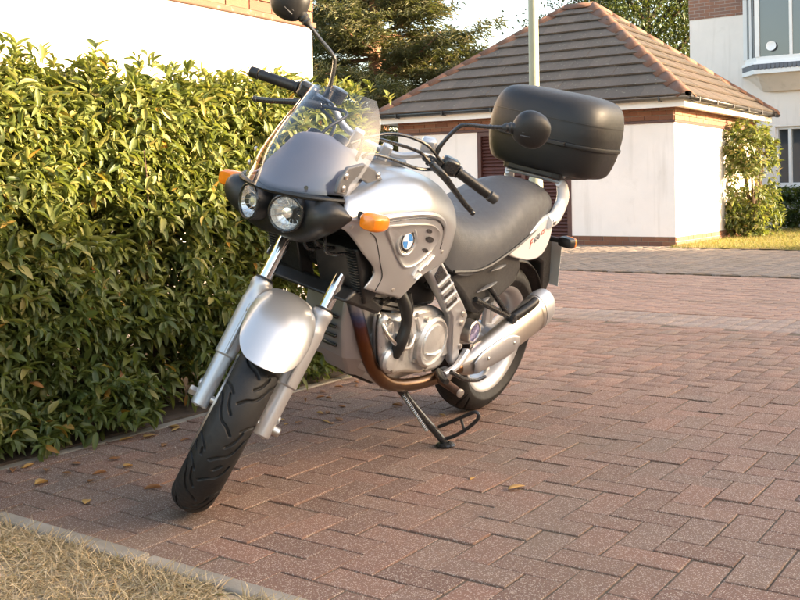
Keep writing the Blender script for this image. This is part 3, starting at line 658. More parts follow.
# ------------------------------------------------------------------ shrubs
def bush(name, label, cat, c, half, nshoot, size, mat, k=7, stems=8, seedn=0., T=LT2, cull=-.25):
    r = empty(name, (c[0], c[1], 0)); tag(r, label, cat)
    D = rng.normal(0, 1, (nshoot, 3)); D /= np.linalg.norm(D, axis=1, keepdims=True); e = .62
    D3 = np.sign(D) * np.abs(D) ** e; D3 /= np.max(np.abs(D3), axis=1, keepdims=True) ** .75
    rad = rng.uniform(.72, 1.04, (nshoot, 1)) * (1 + .16 * fbm(D * 2.2 + seedn, 1.)[:, None])
    P = D3 * np.array(half) * rad + np.array([0, 0, c[2]])
    kp = (fbm(P + seedn, 3.) > cull) & (P[:, 2] > .02); P, D = P[kp], D[kp]
    Pl_, Dl_, Ll_ = rosettes(P, D + np.array([0, 0, .25]), k, size)
    leaf_cloud('foliage', Pl_, Dl_, Ll_, Ll_ * rng.uniform(.4, .6, len(Ll_)), mat, r, None, T)
    s_ = []
    for _ in range(stems):
        a = random.uniform(0, 6.28); s_.append(tube([(random.gauss(0, .05), random.gauss(0, .08), -.02), (math.cos(a) * half[0] * .3, math.sin(a) * half[1] * .3, c[2] * .8), (math.cos(a) * half[0] * .6, math.sin(a) * half[1] * .6, c[2] + half[2] * .6)], [.03, .02, .006], 6, 3))
    mo('stems', join(*s_), M['twig'], r); return r
bush('climbing_shrub', 'tall sunlit shrub trained up against the garage side wall', 'shrub', (-4.76, 17.85, .98), (.33, .72, .97), 1300, .10, M['leaf_shrub'], 7, 10, 3.)
bush('low_hedge', 'low dark green hedge under the house window', 'hedge', (-3.95, 21.45, .42), (1.35, .42, .45), 900, .11, M['leaf_dark'], 7, 8, 8.)

# ------------------------------------------------------------------ lamp post
lp = empty('lamp_post', (-5.66, 11.27, .03)); tag(lp, 'pale green lamp post standing behind the motorcycle', 'lamp post')
mo('shaft', lathe([(.066, 1.05), (.063, 3), (.052, 5.2)], (0, 0, 0), (0, 0, 1), 20), M['lamp_post'], lp)
mo('base', lathe([(.095, -.1), (.092, .95), (.085, 1.0), (.066, 1.06)], (0, 0, 0), (0, 0, 1), 20), M['lamp_post'], lp)
mo('lantern', join(lathe([(.05, 5.2), (.14, 5.28), (.17, 5.55), (.19, 5.56), (.03, 5.7)], (0, 0, 0), (0, 0, 1), 16)), M['whitewood'], lp)

# ------------------------------------------------------------------ trees
def pine(loc, h, label):
    r = empty('pine_tree', loc); tag(r, label, 'tree')
    tp = [(0, 0, -.2), (.12, .05, h * .3), (.05, -.1, h * .6), (0, 0, h * .97)]
    mo('trunk', tube(tp, [.36, .30, .2, .04], 12, 6), M['bark'], r)
    limbs = []; TP = []; TD = []
    for k in range(84):
        z = h * .16 + .62 * (k // 7) + random.gauss(0, .05); a = k * 6.283 / 7 + (k // 7) * .9 + random.gauss(0, .25); f = (z / h - .16) / .84
        if z > h * .96: continue
        L = min(4.4, (h - z) * .86 + .3) * random.uniform(.72, 1.05)
        p = Vector((.06, 0, z)); d = Vector((math.cos(a), math.sin(a), random.uniform(-.02, .28) - .18 * (1 - f))); pts = [p]
        for j in range(4):
            p = p + d * (L / 4); d = (d + Vector((random.gauss(0, .12), random.gauss(0, .12), .04))).normalized(); pts.append(p)
        limbs.append(tube(pts, [.075, .06, .045, .03, .012], 6, 3))
        for j in range(int(46 * L / 3)):
            t = random.uniform(.25, 1.0) ** .8; i = min(3, int(t * 4)); q = pts[i].lerp(pts[i + 1], t * 4 - i)
            sp = .55 * (1.1 - .45 * t)
            q = q + Vector((random.gauss(0, sp), random.gauss(0, sp), random.gauss(.06, .085))); TP.append(q); TD.append((q - pts[i]) * .5 + Vector((0, 0, .6)))
    mo('limbs', join(*limbs), M['bark'], r)
    P = np.array([tuple(p) for p in TP]); D = np.array([tuple(d) for d in TD]) + 1e-3
    Pn, Dn, Ln = rosettes(P, D, 26, .24, .9, .5)
    Pn = Pn + rng.normal(0, .10, Pn.shape) * np.array([1, 1, .3])
    rr = np.clip(np.repeat(rng.beta(2, 2, len(P)), 26) + rng.normal(0, .1, len(Pn)), 0, 1)
    leaf_cloud('crown', Pn, Dn, Ln, Ln * .15, M['needle'], r, rr, LT2)
    return r
pine((-18.7, 26.0, 0), 9.4, 'tall pine with reddish trunk standing behind the garage roof')
def broadleaf(loc, h, rad, label, mat, nclump=240):
    r = empty('broadleaf_tree', loc); tag(r, label, 'tree')
    mo('trunk', tube([(0, 0, -.2), (.1, 0, h * .25), (-.05, .1, h * .5), (0, 0, h * .85)], [.32, .26, .17, .04], 10, 5), M['twig'], r)
    limbs = []; C_ = []
    for k in range(26):
        a = k * 2.4; z0 = h * random.uniform(.2, .62); L = rad * random.uniform(.6, 1.)
        e = Vector((math.cos(a) * L, math.sin(a) * L, z0 + h * random.uniform(.08, .3)))
        mid = Vector((0, 0, z0)).lerp(e, .5) + Vector((random.gauss(0, .2), random.gauss(0, .2), .2)); limbs.append(tube([(0, 0, z0), mid, e], [.09, .06, .015], 6, 4))
    mo('limbs', join(*limbs), M['twig'], r)
    D = rng.normal(0, 1, (nclump, 3)); D /= np.linalg.norm(D, axis=1, keepdims=True)
    P = D * np.array([rad, rad, h * .42]) * rng.uniform(.35, 1.05, (nclump, 1)) + np.array([0, 0, h * .58])
    cl = np.repeat(P, 55, 0) + rng.normal(0, .42, (nclump * 55, 3)) * np.array([1, 1, .7]); n_ = len(cl)
    rr = np.clip(np.repeat(rng.random(nclump), 55) * .5 + rng.random(n_) * .5, 0, 1)
    L = rng.uniform(.09, .17, n_)
    leaf_cloud('crown', cl, rng.normal(0, 1, (n_, 3)) + np.array([.2, 0, -.15]), L, L * .6, mat, r, rr, LT2); return r
broadleaf((-12.2, 32.8, 0), 11.5, 3.9, 'green broadleaf tree between garage roof and house', M['leaf_tree'], 820)

# ------------------------------------------------------------------ unseen house, added and sized so its roof shades the drive
oh = empty('shade_house', (0, 0, 0)); tag(oh, 'unseen brick house with tiled roof across the drive, added to shade it', 'house')
mo('wall', bb(13, 21, -16, 21.4, -.05, 3.9), M['brickwall'], oh, smooth=False)
mo('roof', ([(12.6, -16.4, 3.9), (21.4, -16.4, 3.9), (21.4, 21.9, 3.9), (12.6, 21.9, 3.9), (17, -16.4, 6.22), (17, 21.9, 6.22)], [(0, 1, 4), (1, 2, 5, 4), (2, 3, 5), (3, 0, 4, 5), (3, 2, 1, 0)]), M['tile'], oh, smooth=False)

# ------------------------------------------------------------------ motorcycle
# local frame: x forward, y to the machine's left, z up, origin under the rear axle
bike = empty('motorcycle', (-2.128, 3.585, .002))
tag(bike, 'silver touring motorcycle with grey seat and black top box leaning on its side stand', 'motorcycle')
LEAN = R(14)
_f = Vector((0, -1, 0)); _l = Vector((math.cos(LEAN), 0, -math.sin(LEAN))); _u = Vector((math.sin(LEAN), 0, math.cos(LEAN)))
bike.rotation_mode = 'QUATERNION'; bike.rotation_quaternion = Matrix((_f, _l, _u)).transposed().to_quaternion()
RAKE = R(28); AX = Vector((-math.sin(RAKE), 0, math.cos(RAKE))); SA = Vector((1.598, 0, 0))
STEER = Matrix.Translation(SA) @ Matrix.Rotation(R(39), 4, AX) @ Matrix.Translation(-SA)
def S_(vf): return xf(vf, STEER)
def B(name, vf, mat, parent=None, **kw): return mo(name, vf, M[mat], bike if parent is None else parent, **kw)
def both(f): return (f(1), f(-1))
def sgn(vf, s): return vf if s > 0 else mirY(vf)
FA = Vector((1.493, 0, .300)); RA = Vector((-.008, 0, .318))

# ---- tyres with cut tread
def tyre(c, Rr, half, nseg, npro, grooves, period, rim_half):
    sec = half * .98; prof = []
    for k in range(npro):
        t = -1.95 + 3.9 * k / (npro - 1)
        y = half * math.sin(max(-math.pi / 2, min(math.pi / 2, t))) if abs(t) < math.pi / 2 else (half - (half - rim_half) * ((abs(t) - math.pi / 2) / .3792)) * (1 if t > 0 else -1)
        r = Rr - sec * .86 * (1 - math.cos(min(abs(t), math.pi / 2))) ; r = r - (max(0, abs(t) - math.pi / 2)) / .3792 * (r - .2235) if abs(t) > math.pi / 2 else r
        prof.append((t, y, r))
    V = np.empty((nseg, npro, 3))
    th = np.arange(nseg) * 2 * math.pi / nseg; s = th * Rr; ts = np.array([p[0] for p in prof]); lat = ts * half
    ph = (s / period) % 1.
    depth = np.zeros((nseg, npro))
    for g_ in grooves:
        G = np.array(g_)          # polyline (phase, lateral fraction)
        for off_ in (-1, 0, 1):
            for a, b_ in zip(G[:-1], G[1:]):
                ax_, ay_ = (a[0] + off_) * period, a[1] * half * 1.35; bx_, by_ = (b_[0] + off_) * period, b_[1] * half * 1.35
                px = ph[:, None] * period - ax_; py = lat[None] - ay_; dx, dy = bx_ - ax_, by_ - ay_; L2 = dx * dx + dy * dy
                u = np.clip((px * dx + py * dy) / L2, 0, 1); d = np.hypot(px - u * dx, py - u * dy)
                depth = np.maximum(depth, np.clip((.0038 - d) / .0016, 0, 1))
    r = np.array([p[2] for p in prof])[None] - depth * .008
    V[:, :, 0] = c[0] + r * np.cos(th)[:, None]; V[:, :, 2] = c[2] + r * np.sin(th)[:, None]; V[:, :, 1] = np.array([p[1] for p in prof])[None]
    i, k = np.meshgrid(np.arange(nseg), np.arange(npro - 1), indexing='ij'); j = (i + 1) % nseg
    Q = np.stack([i * npro + k, i * npro + k + 1, j * npro + k + 1, j * npro + k], -1).reshape(-1, 4)
    return V.reshape(-1, 3), Q
def wave(ph0, pts): return [(ph0 + a, b_) for a, b_ in cr(pts, 5)]
GF = []
for s_ in (1, -1):
    o_ = 0 if s_ > 0 else .5
    GF.append(wave(o_, [(.0, -.12 * s_), (.10, .10 * s_), (.16, .34 * s_), (.30, .55 * s_), (.48, .72 * s_), (.60, .95 * s_)]))
    GF.append(wave(o_ + .30, [(.0, .16 * s_), (.12, .36 * s_), (.30, .50 * s_)]))
    GF.append(wave(o_ + .62, [(.0, .40 * s_), (.10, .62 * s_), (.16, .92 * s_)]))
def place_np(V, m4):
    A_ = np.array(m4); return V @ A_[:3, :3].T + A_[:3, 3]
V, Q = tyre(FA, .300, .061, 1000, 120, GF, .165, .047)
FTV, FTQ = V, Q
def rim(c, r, half, steer, parent, spokes, name='wheel'):
    prof = [(r, -half), (r + .008, -half), (r + .006, -half + .012), (r - .02, -half * .5), (r - .022, half * .5), (r + .006, half - .012), (r + .008, half), (r, half), (r - .018, half - .01), (r - .036, half * .4), (r - .036, -half * .4), (r - .018, -half + .01), (r, -half)]
    parts = [lathe(prof, c, (0, 1, 0), 64, cap=False), lathe([(.045, -.055), (.052, -.05), (.052, .05), (.045, .055)], c, (0, 1, 0), 28)]
    for k in range(spokes):
        a = 2 * math.pi * k / spokes + .3; d = Vector((math.cos(a), 0, math.sin(a))); e = Vector((-math.sin(a), 0, math.cos(a)))
        for sgn_ in (-1, 1):
            p0 = Vector(c) + d * .045 + e * .012 * sgn_; p1 = Vector(c) + d * (r - .03) + e * .030 * sgn_
            parts.append(tube([p0, p1], [.015, .011], 8, flat=1.5))
    vf = join(*parts)
    if steer: vf = S_(vf)
    return mo(name, vf, M['silver2'], parent)
fw = rim(FA, .222, .046, True, bike, 5)
fast_mesh('tyre', place_np(FTV, STEER), FTQ, M['rubber'], fw, smooth=True)
B('brake_disc', S_(lathe([(.075, -.002), (.150, -.0025), (.150, .0025), (.075, .002), (.075, -.002)], FA + Vector((0, -.064, 0)), (0, 1, 0), 48, cap=False)), 'steel', fw)
B('axle', S_(tube([FA + Vector((0, -.128, 0)), FA + Vector((0, .142, 0))], .011, 14)), 'steel', fw)
GR = []
for s_ in (1, -1):
    o_ = 0 if s_ > 0 else .5
    GR.append(wave(o_, [(.0, .02 * s_), (.14, .25 * s_), (.34, .5 * s_), (.55, .9 * s_)])); GR.append(wave(o_ + .45, [(.0, .25 * s_), (.15, .55 * s_), (.22, .9 * s_)]))
V, Q = tyre(RA, .318, .080, 620, 80, GR, .26, .061)
rw = rim(RA, .222, .062, False, bike, 5)
fast_mesh('tyre', V, Q, M['rubber'], rw, smooth=True)
B('hub_cap', lathe([(.001, .085), (.03, .083), (.04, .07), (.04, .04)], RA, (0, 1, 0), 24), 'alloy', rw)
B('valve', tube([(-.06, .02, .12), (-.058, .03, .135)], .004, 6), 'black', rw)

# ---- fork
def fork(s):
    c = FA + Vector((0, .1 * s, 0)); P = lambda k: c + AX * k
    sl_ = B('fork_leg', S_(join(lathe([(.020, -.032), (.0245, -.028), (.0255, -.01), (.0255, .05), (.0265, .14), (.0265, .20)], c, AX, 24))), 'silver2')
    B('shroud', S_(lathe([(.027, .125), (.0315, .13), (.0325, .20), (.034, .30), (.034, .305), (.0315, .315), (.0315, .345), (.0335, .35), (.0335, .366), (.030, .372)], c, AX, 28)), 'silver2', sl_)
    B('shroud_edge', S_(tube([P(.13) + Vector((.03, 0, .018)), P(.29) + Vector((.034, 0, .018))], .006, 8)), 'silver2', sl_)
    B('seal', S_(lathe([(.026, .370), (.028, .371), (.028, .379), (.022, .381)], c, AX, 24)), 'black', sl_)
    B('stanchion', S_(lathe([(.0205, .365), (.0205, .74)], c, AX, 28)), 'chrome', sl_)
    B('axle_nut', S_(lathe([(.013, 0), (.0145, .002), (.0145, .02), (.011, .023), (.006, .023), (.006, .018)], c + Vector((0, .022 * s, 0)), (0, s, 0), 6 if s < 0 else 20)), 'steel', sl_)
    B('pinch_bolt', S_(lathe([(.007, 0), (.007, .009), (.004, .010)], c + AX * .0 + Vector((.022, .006 * s, -.018)), (1, 0, .1), 6)), 'steel', sl_)
    B('reflector', S_(lathe([(.012, 0), (.012, .004), (.009, .006)], c + AX * .03 + Vector((0, .024 * s, 0)), (0, s, 0), 16)), 'silver2', sl_)
    return sl_
both(fork)
B('fork_yoke', S_(extr([(-.135, -.035), (-.06, -.075), (.06, -.075), (.135, -.035), (.135, .03), (.06, .02), (-.06, .02), (-.135, .03)], lambda y, x: tuple(FA + AX * .57 + Vector((math.cos(RAKE) * x, y, math.sin(RAKE) * x))), lambda y, x: tuple(FA + AX * .615 + Vector((math.cos(RAKE) * x, y, math.sin(RAKE) * x))))), 'gloss_black', bevel=.01)
B('fork_yoke', S_(extr([(-.135, -.035), (-.06, -.075), (.06, -.075), (.135, -.035), (.135, .03), (.06, .02), (-.06, .02), (-.135, .03)], lambda y, x: tuple(FA + AX * .745 + Vector((math.cos(RAKE) * x, y, math.sin(RAKE) * x))), lambda y, x: tuple(FA + AX * .775 + Vector((math.cos(RAKE) * x, y, math.sin(RAKE) * x))))), 'silver2', bevel=.008)
# ---- front mudguard, egg shaped
def fender():
    ra_ = [50.0, 50.6, 52.2, 56, 63, 73, 86, 100, 112, 119, 122]; wd = [.004, .027, .050, .070, .087, .097, .100, .094, .076, .052, .020]
    rc = [.338, .338, .339, .341, .346, .354, .363, .371, .375, .376, .375]
    ctl = cr([(a, w_, r_) for a, w_, r_ in zip(ra_, wd, rc)], 4); G = []
    for a, w_, r_ in ctl:
        row = []; a_ = R(a); w_ = max(w_, .004)
        for k in range(21):
            u = -1 + k / 10; y = w_ * math.sin(u * math.pi / 2); drop = .078 * (1 - math.sqrt(max(0, 1 - (y / .1022) ** 2))) ** .95
            rr = r_ - drop; row.append(FA + Vector((math.cos(a_) * rr, y, math.sin(a_) * rr)))
        G.append(row)
    return grid(G)
fd = B('mudguard', S_(fender()), 'silver', solid=.004)
for s in (1, -1): B('mount_bolt', S_(lathe([(.007, 0), (.007, .006), (.004, .008)], FA + AX * .27 + Vector((.034, .098 * s, .02)), (.5, s, .2), 12)), 'steel', fd)
B('fork_brace', S_(tube([FA + AX * .33 + Vector((.0, -.1, 0)), FA + AX * .36 + Vector((0, -.04, .0)), FA + AX * .36 + Vector((0, .04, .0)), FA + AX * .33 + Vector((0, .1, 0))], .014, 8)), 'silver2', fd)

# ---- headlight pod
def pod():
    rings = []
    for y, xc, zc, rx, rz in cr([(-.232, 1.372, .912, .006, .006), (-.20, 1.394, .906, .040, .037), (-.155, 1.388, .897, .058, .057), (-.085, 1.376, .882, .056, .076), (0, 1.376, .878, .062, .072), (.085, 1.376, .882, .056, .076), (.155, 1.388, .897, .058, .057), (.20, 1.394, .906, .040, .037), (.232, 1.372, .912, .006, .006)], 4):
        rings.append([(xc + rx * math.copysign(abs(math.cos(t)) ** .85, math.cos(t)), y, zc + rz * math.sin(t)) for t in np.linspace(0, 2 * math.pi, 28, endpoint=False)])
    return loft(rings)
podo = B('headlight_cowl', pod(), 'black')
for s in (1, -1):
    d = Vector((1, .30 * s, -.04)).normalized(); c = Vector((1.450, .068 * s, .892)); LS = .87
    B('lamp_housing', lathe([(r_ * LS, h_ * LS) for r_, h_ in [(.058, -.075), (.0625, -.04), (.0635, .0), (.0615, .013), (.0585, .014), (.058, -.02)]], c, d, 36, cap=False), 'black', podo)
    hl = B('headlight', lathe([(r_ * LS, h_ * LS) for r_, h_ in [(.0575, .012), (.0555, .008), (.050, -.006), (.040, -.017), (.026, -.024), (.010, -.027)]], c, d, 36, cap=False), 'reflector', podo)
    B('bezel', ring(c + d * .012, d, .0505, .0045), 'gloss_black', podo)
    B('lens', lathe([(r_ * LS, h_ * LS) for r_, h_ in [(.0545, .016), (.045, .023), (.030, .029), (.015, .032), (.0008, .033)]], c, d, 36, cap=False), 'clear', podo)
    B('bulb', lathe([(r_ * LS, h_ * LS) for r_, h_ in [(.011, -.027), (.011, -.008), (.018, -.006), (.017, .002), (.001, .006)]], c, d, 16), 'reflector', podo)
    B('lamp_facets', join(*[tube([c + d * -.024 + (Vector((0, 0, 1)) * math.sin(q) + Vector((-.2 * s, 1, 0)) * math.cos(q)) * .014, c + d * .004 + (Vector((0, 0, 1)) * math.sin(q) + Vector((-.2 * s, 1, 0)) * math.cos(q)) * .045], .0010, 5) for q in np.linspace(0, 6.28, 15)]), 'chrome', podo)
B('cowl_top_trim', tube([(1.36, -.19, .952), (1.445, -.125, .950), (1.478, 0, .946), (1.445, .125, .950), (1.36, .19, .952)], .008, 8, 6), 'black', podo)
# ---- windscreen
def yrow(pts): return [(x, -y, z) for x, y, z in reversed(pts)] + [p for p in pts[1:]] if pts[0][1] == 0 else None
scr = [yrow([(1.492, 0, .946), (1.475, .065, .950), (1.43, .13, .958), (1.35, .187, .966)]),
       yrow([(1.452, 0, 1.025), (1.437, .065, 1.027), (1.39, .13, 1.030), (1.295, .19, 1.030)]),
       yrow([(1.400, 0, 1.105), (1.385, .065, 1.105), (1.335, .125, 1.105), (1.238, .180, 1.098)]),
       yrow([(1.335, 0, 1.185), (1.322, .058, 1.184), (1.280, .112, 1.181), (1.208, .158, 1.172)]),
       yrow([(1.272, 0, 1.250), (1.264, .048, 1.249), (1.244, .090, 1.245), (1.206, .126, 1.236)])]
so = B('windscreen', grid(smooth_grid(scr, 5, 5)), 'screen')
for s in (1, -1):
    for q in ((1.372, .172, .985), (1.345, .180, 1.025)): B('screen_bolt', lathe([(.008, 0), (.008, .004), (.005, .007)], (q[0], q[1] * s, q[2]), (.6, s, .2), 12), 'steel', so)
B('screen_bolt', lathe([(.006, 0), (.006, .004)], (1.448, .118, .975), (1, .6, .2), 12), 'gloss_black', so)
# instrument cowl: grey shroud seen through the screen
ic = [yrow([(1.455, 0, .948), (1.44, .06, .952), (1.395, .12, .958), (1.325, .172, .964)]),
      yrow([(1.418, 0, 1.010), (1.402, .06, 1.012), (1.352, .12, 1.010), (1.268, .168, 1.000)]),
      yrow([(1.375, 0, 1.068), (1.356, .06, 1.066), (1.300, .11, 1.052), (1.222, .150, 1.030)]),
      yrow([(1.335, 0, 1.108), (1.315, .055, 1.102), (1.262, .098, 1.080), (1.195, .132, 1.050)]),
      yrow([(1.270, 0, 1.112), (1.255, .045, 1.106), (1.212, .085, 1.085), (1.165, .118, 1.052)])]
ico = B('instrument_cowl', grid(smooth_grid(ic, 4, 4)), 'lilac', solid=.004)
for s in (1, -1): B('dial', lathe([(.040, 0), (.040, .022), (.036, .026), (.034, .020), (.001, .020)], (1.245, .048 * s, 1.075), (-.75, 0, .65), 24), 'gloss_black', ico)
brk = [(1.408, .976), (1.401, 1.013), (1.367, 1.050), (1.285, 1.060), (1.220, 1.042), (1.159, 1.010), (1.245, 1.000), (1.312, 1.022), (1.345, .998), (1.352, .969)]
for s in (1, -1):
    if s < 0: continue
    br = B('screen_bracket', extr(brk if s > 0 else [(1.375 + (x - 1.375) * .45, .985 + (z - .985) * .45) for x, z in brk], lambda x, z, s=s: (x, (.180 - .10 * (1.40 - x)) * s, z), lambda x, z, s=s: (x, (.194 - .10 * (1.40 - x)) * s, z)), 'mgrey', bevel=.005)
    for q in ((1.375, 1.025), (1.38, .99), (1.2, 1.025)) if s > 0 else ((1.378, .988),): B('bracket_bolt', lathe([(.009, 0), (.009, .004), (.005, .007)], (q[0], (.194 - .10 * (1.40 - q[0])) * s, q[1]), (0, s, 0), 12), 'steel', br)

# ---- tank cover and side fairing
tank_rows = [
    [(1.235, .0, 1.000), (1.14, 0, 1.032), (1.02, 0, 1.042), (.90, 0, 1.034), (.79, 0, 1.006), (.69, 0, .958)],
    [(1.285, .12, .980), (1.16, .130, 1.014), (1.03, .138, 1.025), (.91, .138, 1.018), (.80, .128, .990), (.69, .110, .942)],
    [(1.350, .178, .955), (1.21, .195, .990), (1.06, .202, .998), (.93, .198, .990), (.81, .180, .958), (.70, .155, .915)],
    [(1.372, .204, .926), (1.265, .226, .940), (1.10, .238, .942), (.95, .234, .932), (.82, .212, .898), (.705, .180, .865)],
    [(1.412, .202, .893), (1.300, .231, .895), (1.13, .244, .890), (.965, .238, .880), (.83, .216, .850), (.712, .186, .818)],
    [(1.350, .212, .868), (1.245, .226, .850), (1.10, .233, .835), (.965, .228, .822), (.84, .212, .802), (.725, .188, .770)],
    [(1.255, .212, .800), (1.175, .222, .785), (1.07, .226, .770), (.965, .222, .756), (.862, .208, .748), (.755, .188, .728)],
    [(1.172, .206, .738), (1.120, .215, .722), (1.05, .218, .705), (.985, .214, .695), (.920, .206, .694), (.860, .194, .706)],
    [(1.198, .200, .686), (1.145, .206, .670), (1.09, .206, .656), (1.04, .204, .645), (.995, .200, .634), (.955, .194, .662)]]
TG = smooth_grid(tank_rows, 6, 6); TPTS = np.array([[tuple(p) for p in r_] for r_ in TG]).reshape(-1, 3)
def ys(x, z, off=.0):
    d = np.hypot(TPTS[:, 0] - x, TPTS[:, 2] - z) + (TPTS[:, 1] < .15) * 1.; i = np.argsort(d)[:5]; w_ = 1 / (d[i] + .004) ** 2
    return float((TPTS[i, 1] * w_).sum() / w_.sum()) + off
tv = grid(TG)
tank = B('tank_cover', tv, 'silver', solid=.004, auto=60)
B('tank_cover', mirY(tv), 'silver', solid=.004, auto=60)
B('filler_panel', loft([[(.96 + .11 * math.cos(t) * k, .075 * math.sin(t) * k, 1.034 + h) for t in np.linspace(0, 2 * math.pi, 28, endpoint=False)] for k, h in ((1.05, 0), (1, .012), (.85, .016), (.4, .018))]), 'mgrey')
inset = [(1.204, .883), (1.141, .892), (1.067, .893), (.957, .884), (.889, .861), (.860, .833), (.884, .795), (.973, .751), (1.026, .742), (1.070, .758), (1.151, .829)]
insc = [tuple(p) for p in cr(inset, 5, closed=True)]
icx, icz = 1.03, .828
for s in (1, -1):
    rows = [[((icx + (x - icx) * k), ys(icx + (x - icx) * k, icz + (z - icz) * k, dy) * s, icz + (z - icz) * k) for x, z in insc] for k, dy in ((1.0, .001), (.985, .0055), (.94, .0065), (.90, .003), (.7, .003), (.4, .003), (.12, .003))]
    ins_o = B('side_inset', loft(rows, cap=False), 'silver', auto=50)
    for vx, vz, a, b_ in ((.962, .862, .020, .006), (.938, .832, .030, .0095), (.945, .796, .020, .006)):
        pts = [(vx + a * math.cos(t), vz + b_ * math.sin(t) + .25 * a * math.cos(t)) for t in np.linspace(0, 2 * math.pi, 18, endpoint=False)]
        B('air_vent', extr(pts, lambda x, z, s=s: (x, ys(x, z, -.004) * s, z), lambda x, z, s=s: (x, ys(x, z, .0055) * s, z)), 'gloss_black', ins_o)
    for vx, vz, dx, dz in ((.972, .728, .006, .014), (.930, .738, .018, .012), (.888, .756, .020, .014), (.935, .704, .012, .008)):
        B('edge_slot', tube([(vx + dx, ys(vx + dx, vz - dz, .003) * s, vz - dz), (vx - dx, ys(vx - dx, vz + dz, .003) * s, vz + dz)], .006, 8, flat=.8), 'white_pl', ins_o)
    # round emblem: black ring, quartered blue and white
    ec = Vector((1.078, (ys(1.078, .836, .0035)) * s, .836)); en = Vector((.06, s, .03)).normalized()
    em = B('emblem', lathe([(.036, -.004), (.0355, .004), (.033, .005), (.001, .005)], ec, en, 40), 'gloss_black', tank if s > 0 else None)
    B('emblem_recess', ring(ec + en * .001, en, .043, .006), 'silver', tank)
    eu_ = Vector((0, 0, 1)); eu_ = (eu_ - en * eu_.dot(en)).normalized(); ew = en.cross(eu_)
    for k in range(4):
        pts = [ec + en * .0062] + [ec + en * .0062 + (eu_ * math.cos(a) + ew * math.sin(a)) * .0235 for a in np.linspace(k * math.pi / 2, (k + 1) * math.pi / 2, 9)]
        mo('emblem_quarter', (pts, [tuple(range(len(pts)))]), M['blue' if k % 2 else 'white'], tank, smooth=False, solid=.0006)
    B('emblem_rim', ring(ec + en * .0055, en, .0245, .0009), 'white', tank); B('emblem_rim', ring(ec + en * .005, en, .0352, .0012), 'chrome', tank)
    # shoulder crease that sweeps round the inset
    cre = [(1.36, .905), (1.28, .906), (1.16, .916), (1.04, .920), (.93, .908), (.86, .880), (.832, .842), (.825, .80)]
    B('shoulder_ridge', tube([(x, ys(x, z, -.002) * s, z) for x, z in cre], [.004, .008, .009, .009, .009, .009, .008, .004], 8, 5, flat=1.2), 'silver', tank)
    B('panel_seam', tube([(x, ys(x, z - .012, .0005) * s, z - .012) for x, z in cre[1:]], .0022, 6, 5), 'gloss_black', tank)
    B('panel_seam', tube([(x, ys(x, z, .0006) * s, z) for x, z in ((1.262, .868), (1.225, .845), (1.17, .77), (1.135, .72), (1.15, .676))], .0018, 6, 5), 'dgrey', tank)
    for q in ((1.345, .885), (.80, .775), (1.06, .672)): B('panel_screw', lathe([(.0065, 0), (.0065, .0025), (.003, .0035)], (q[0], ys(*q) * s, q[1]), (.05, s, 0), 12), 'steel', tank)
    # turn signal
    px_, pz_ = 1.315, .912; y0 = ys(px_, pz_)
    stl = B('turn_signal', join(tube([(px_, y0 * s - .01 * s, pz_ + .006), (px_ + .004, (y0 + .028) * s, pz_ + .004)], [.014, .011], 10)), 'black')
    cc = Vector((px_ + .006, (y0 + .052) * s, pz_ + .001)); rg = []
    for x, k in ((-.034, .5), (-.030, .85), (-.012, 1.0), (.012, 1.02), (.030, .92), (.036, .75), (.038, .3)):
        rg.append([(cc.x + x, cc.y + .034 * k * math.copysign(abs(math.cos(t)) ** .6, math.cos(t)), cc.z + .025 * k * math.copysign(abs(math.sin(t)) ** .6, math.sin(t))) for t in np.linspace(0, 2 * math.pi, 24, endpoint=False)])
    B('amber_lens', loft(rg), 'orange', stl)
# dark inner structure behind the panels
B('inner_shell', loft([[(x, y_ * math.cos(t), zc + zr * math.sin(t)) for t in np.linspace(0, 2 * math.pi, 20, endpoint=False)] for x, y_, zc, zr in ((.70, .13, .82, .12), (.80, .17, .83, .15), (.95, .19, .82, .16), (1.08, .185, .83, .15), (1.20, .16, .88, .09), (1.28, .12, .92, .05))]), 'black')
# radiators either side with fins and the tray below
for s in (1, -1):
    rd = B('radiator', extr([(1.225, .825), (1.275, .80), (1.185, .625), (1.135, .645)], lambda x, z, s=s: (x, .035 * s, z), lambda x, z, s=s: (x - .03, .185 * s, z)), 'black', bevel=.006)
    fins = [box((1.235 - .0046 * k * 1.0 + .008, .11 * s, .80 - .0085 * k), (.012, .135, .002), Matrix.Rotation(-.2 * s, 3, 'Z')) for k in range(19)]
    B('radiator_fins', join(*fins), 'dgrey', rd, smooth=False)
B('radiator_tray', extr([(1.245, .640), (1.06, .580), (1.03, .600), (1.10, .640), (1.20, .675)], lambda x, z: (x, -.17, z), lambda x, z: (x, .175, z)), 'black', bevel=.01)
B('fork_shield', loft([[(1.17 + .03 * math.cos(t), y, .80 + .10 * math.sin(t)) for t in np.linspace(0, 2 * math.pi, 14, endpoint=False)] for y in (-.15, 0, .15)]), 'gloss_black')
B('steering_head', lathe([(.05, -.14), (.052, .10)], SA + AX * 1.02, AX, 20), 'frame_red')
# wiring below the headlight
for k in range(5):
    y = -.06 + .045 * k; B('cable', tube([(1.33, y, .85), (1.29 + .01 * k, y + .02, .80 - .012 * (k % 3)), (1.22, y + .03, .79), (1.12, y * .8, .83)], .0055, 6, 5), 'gloss_black')

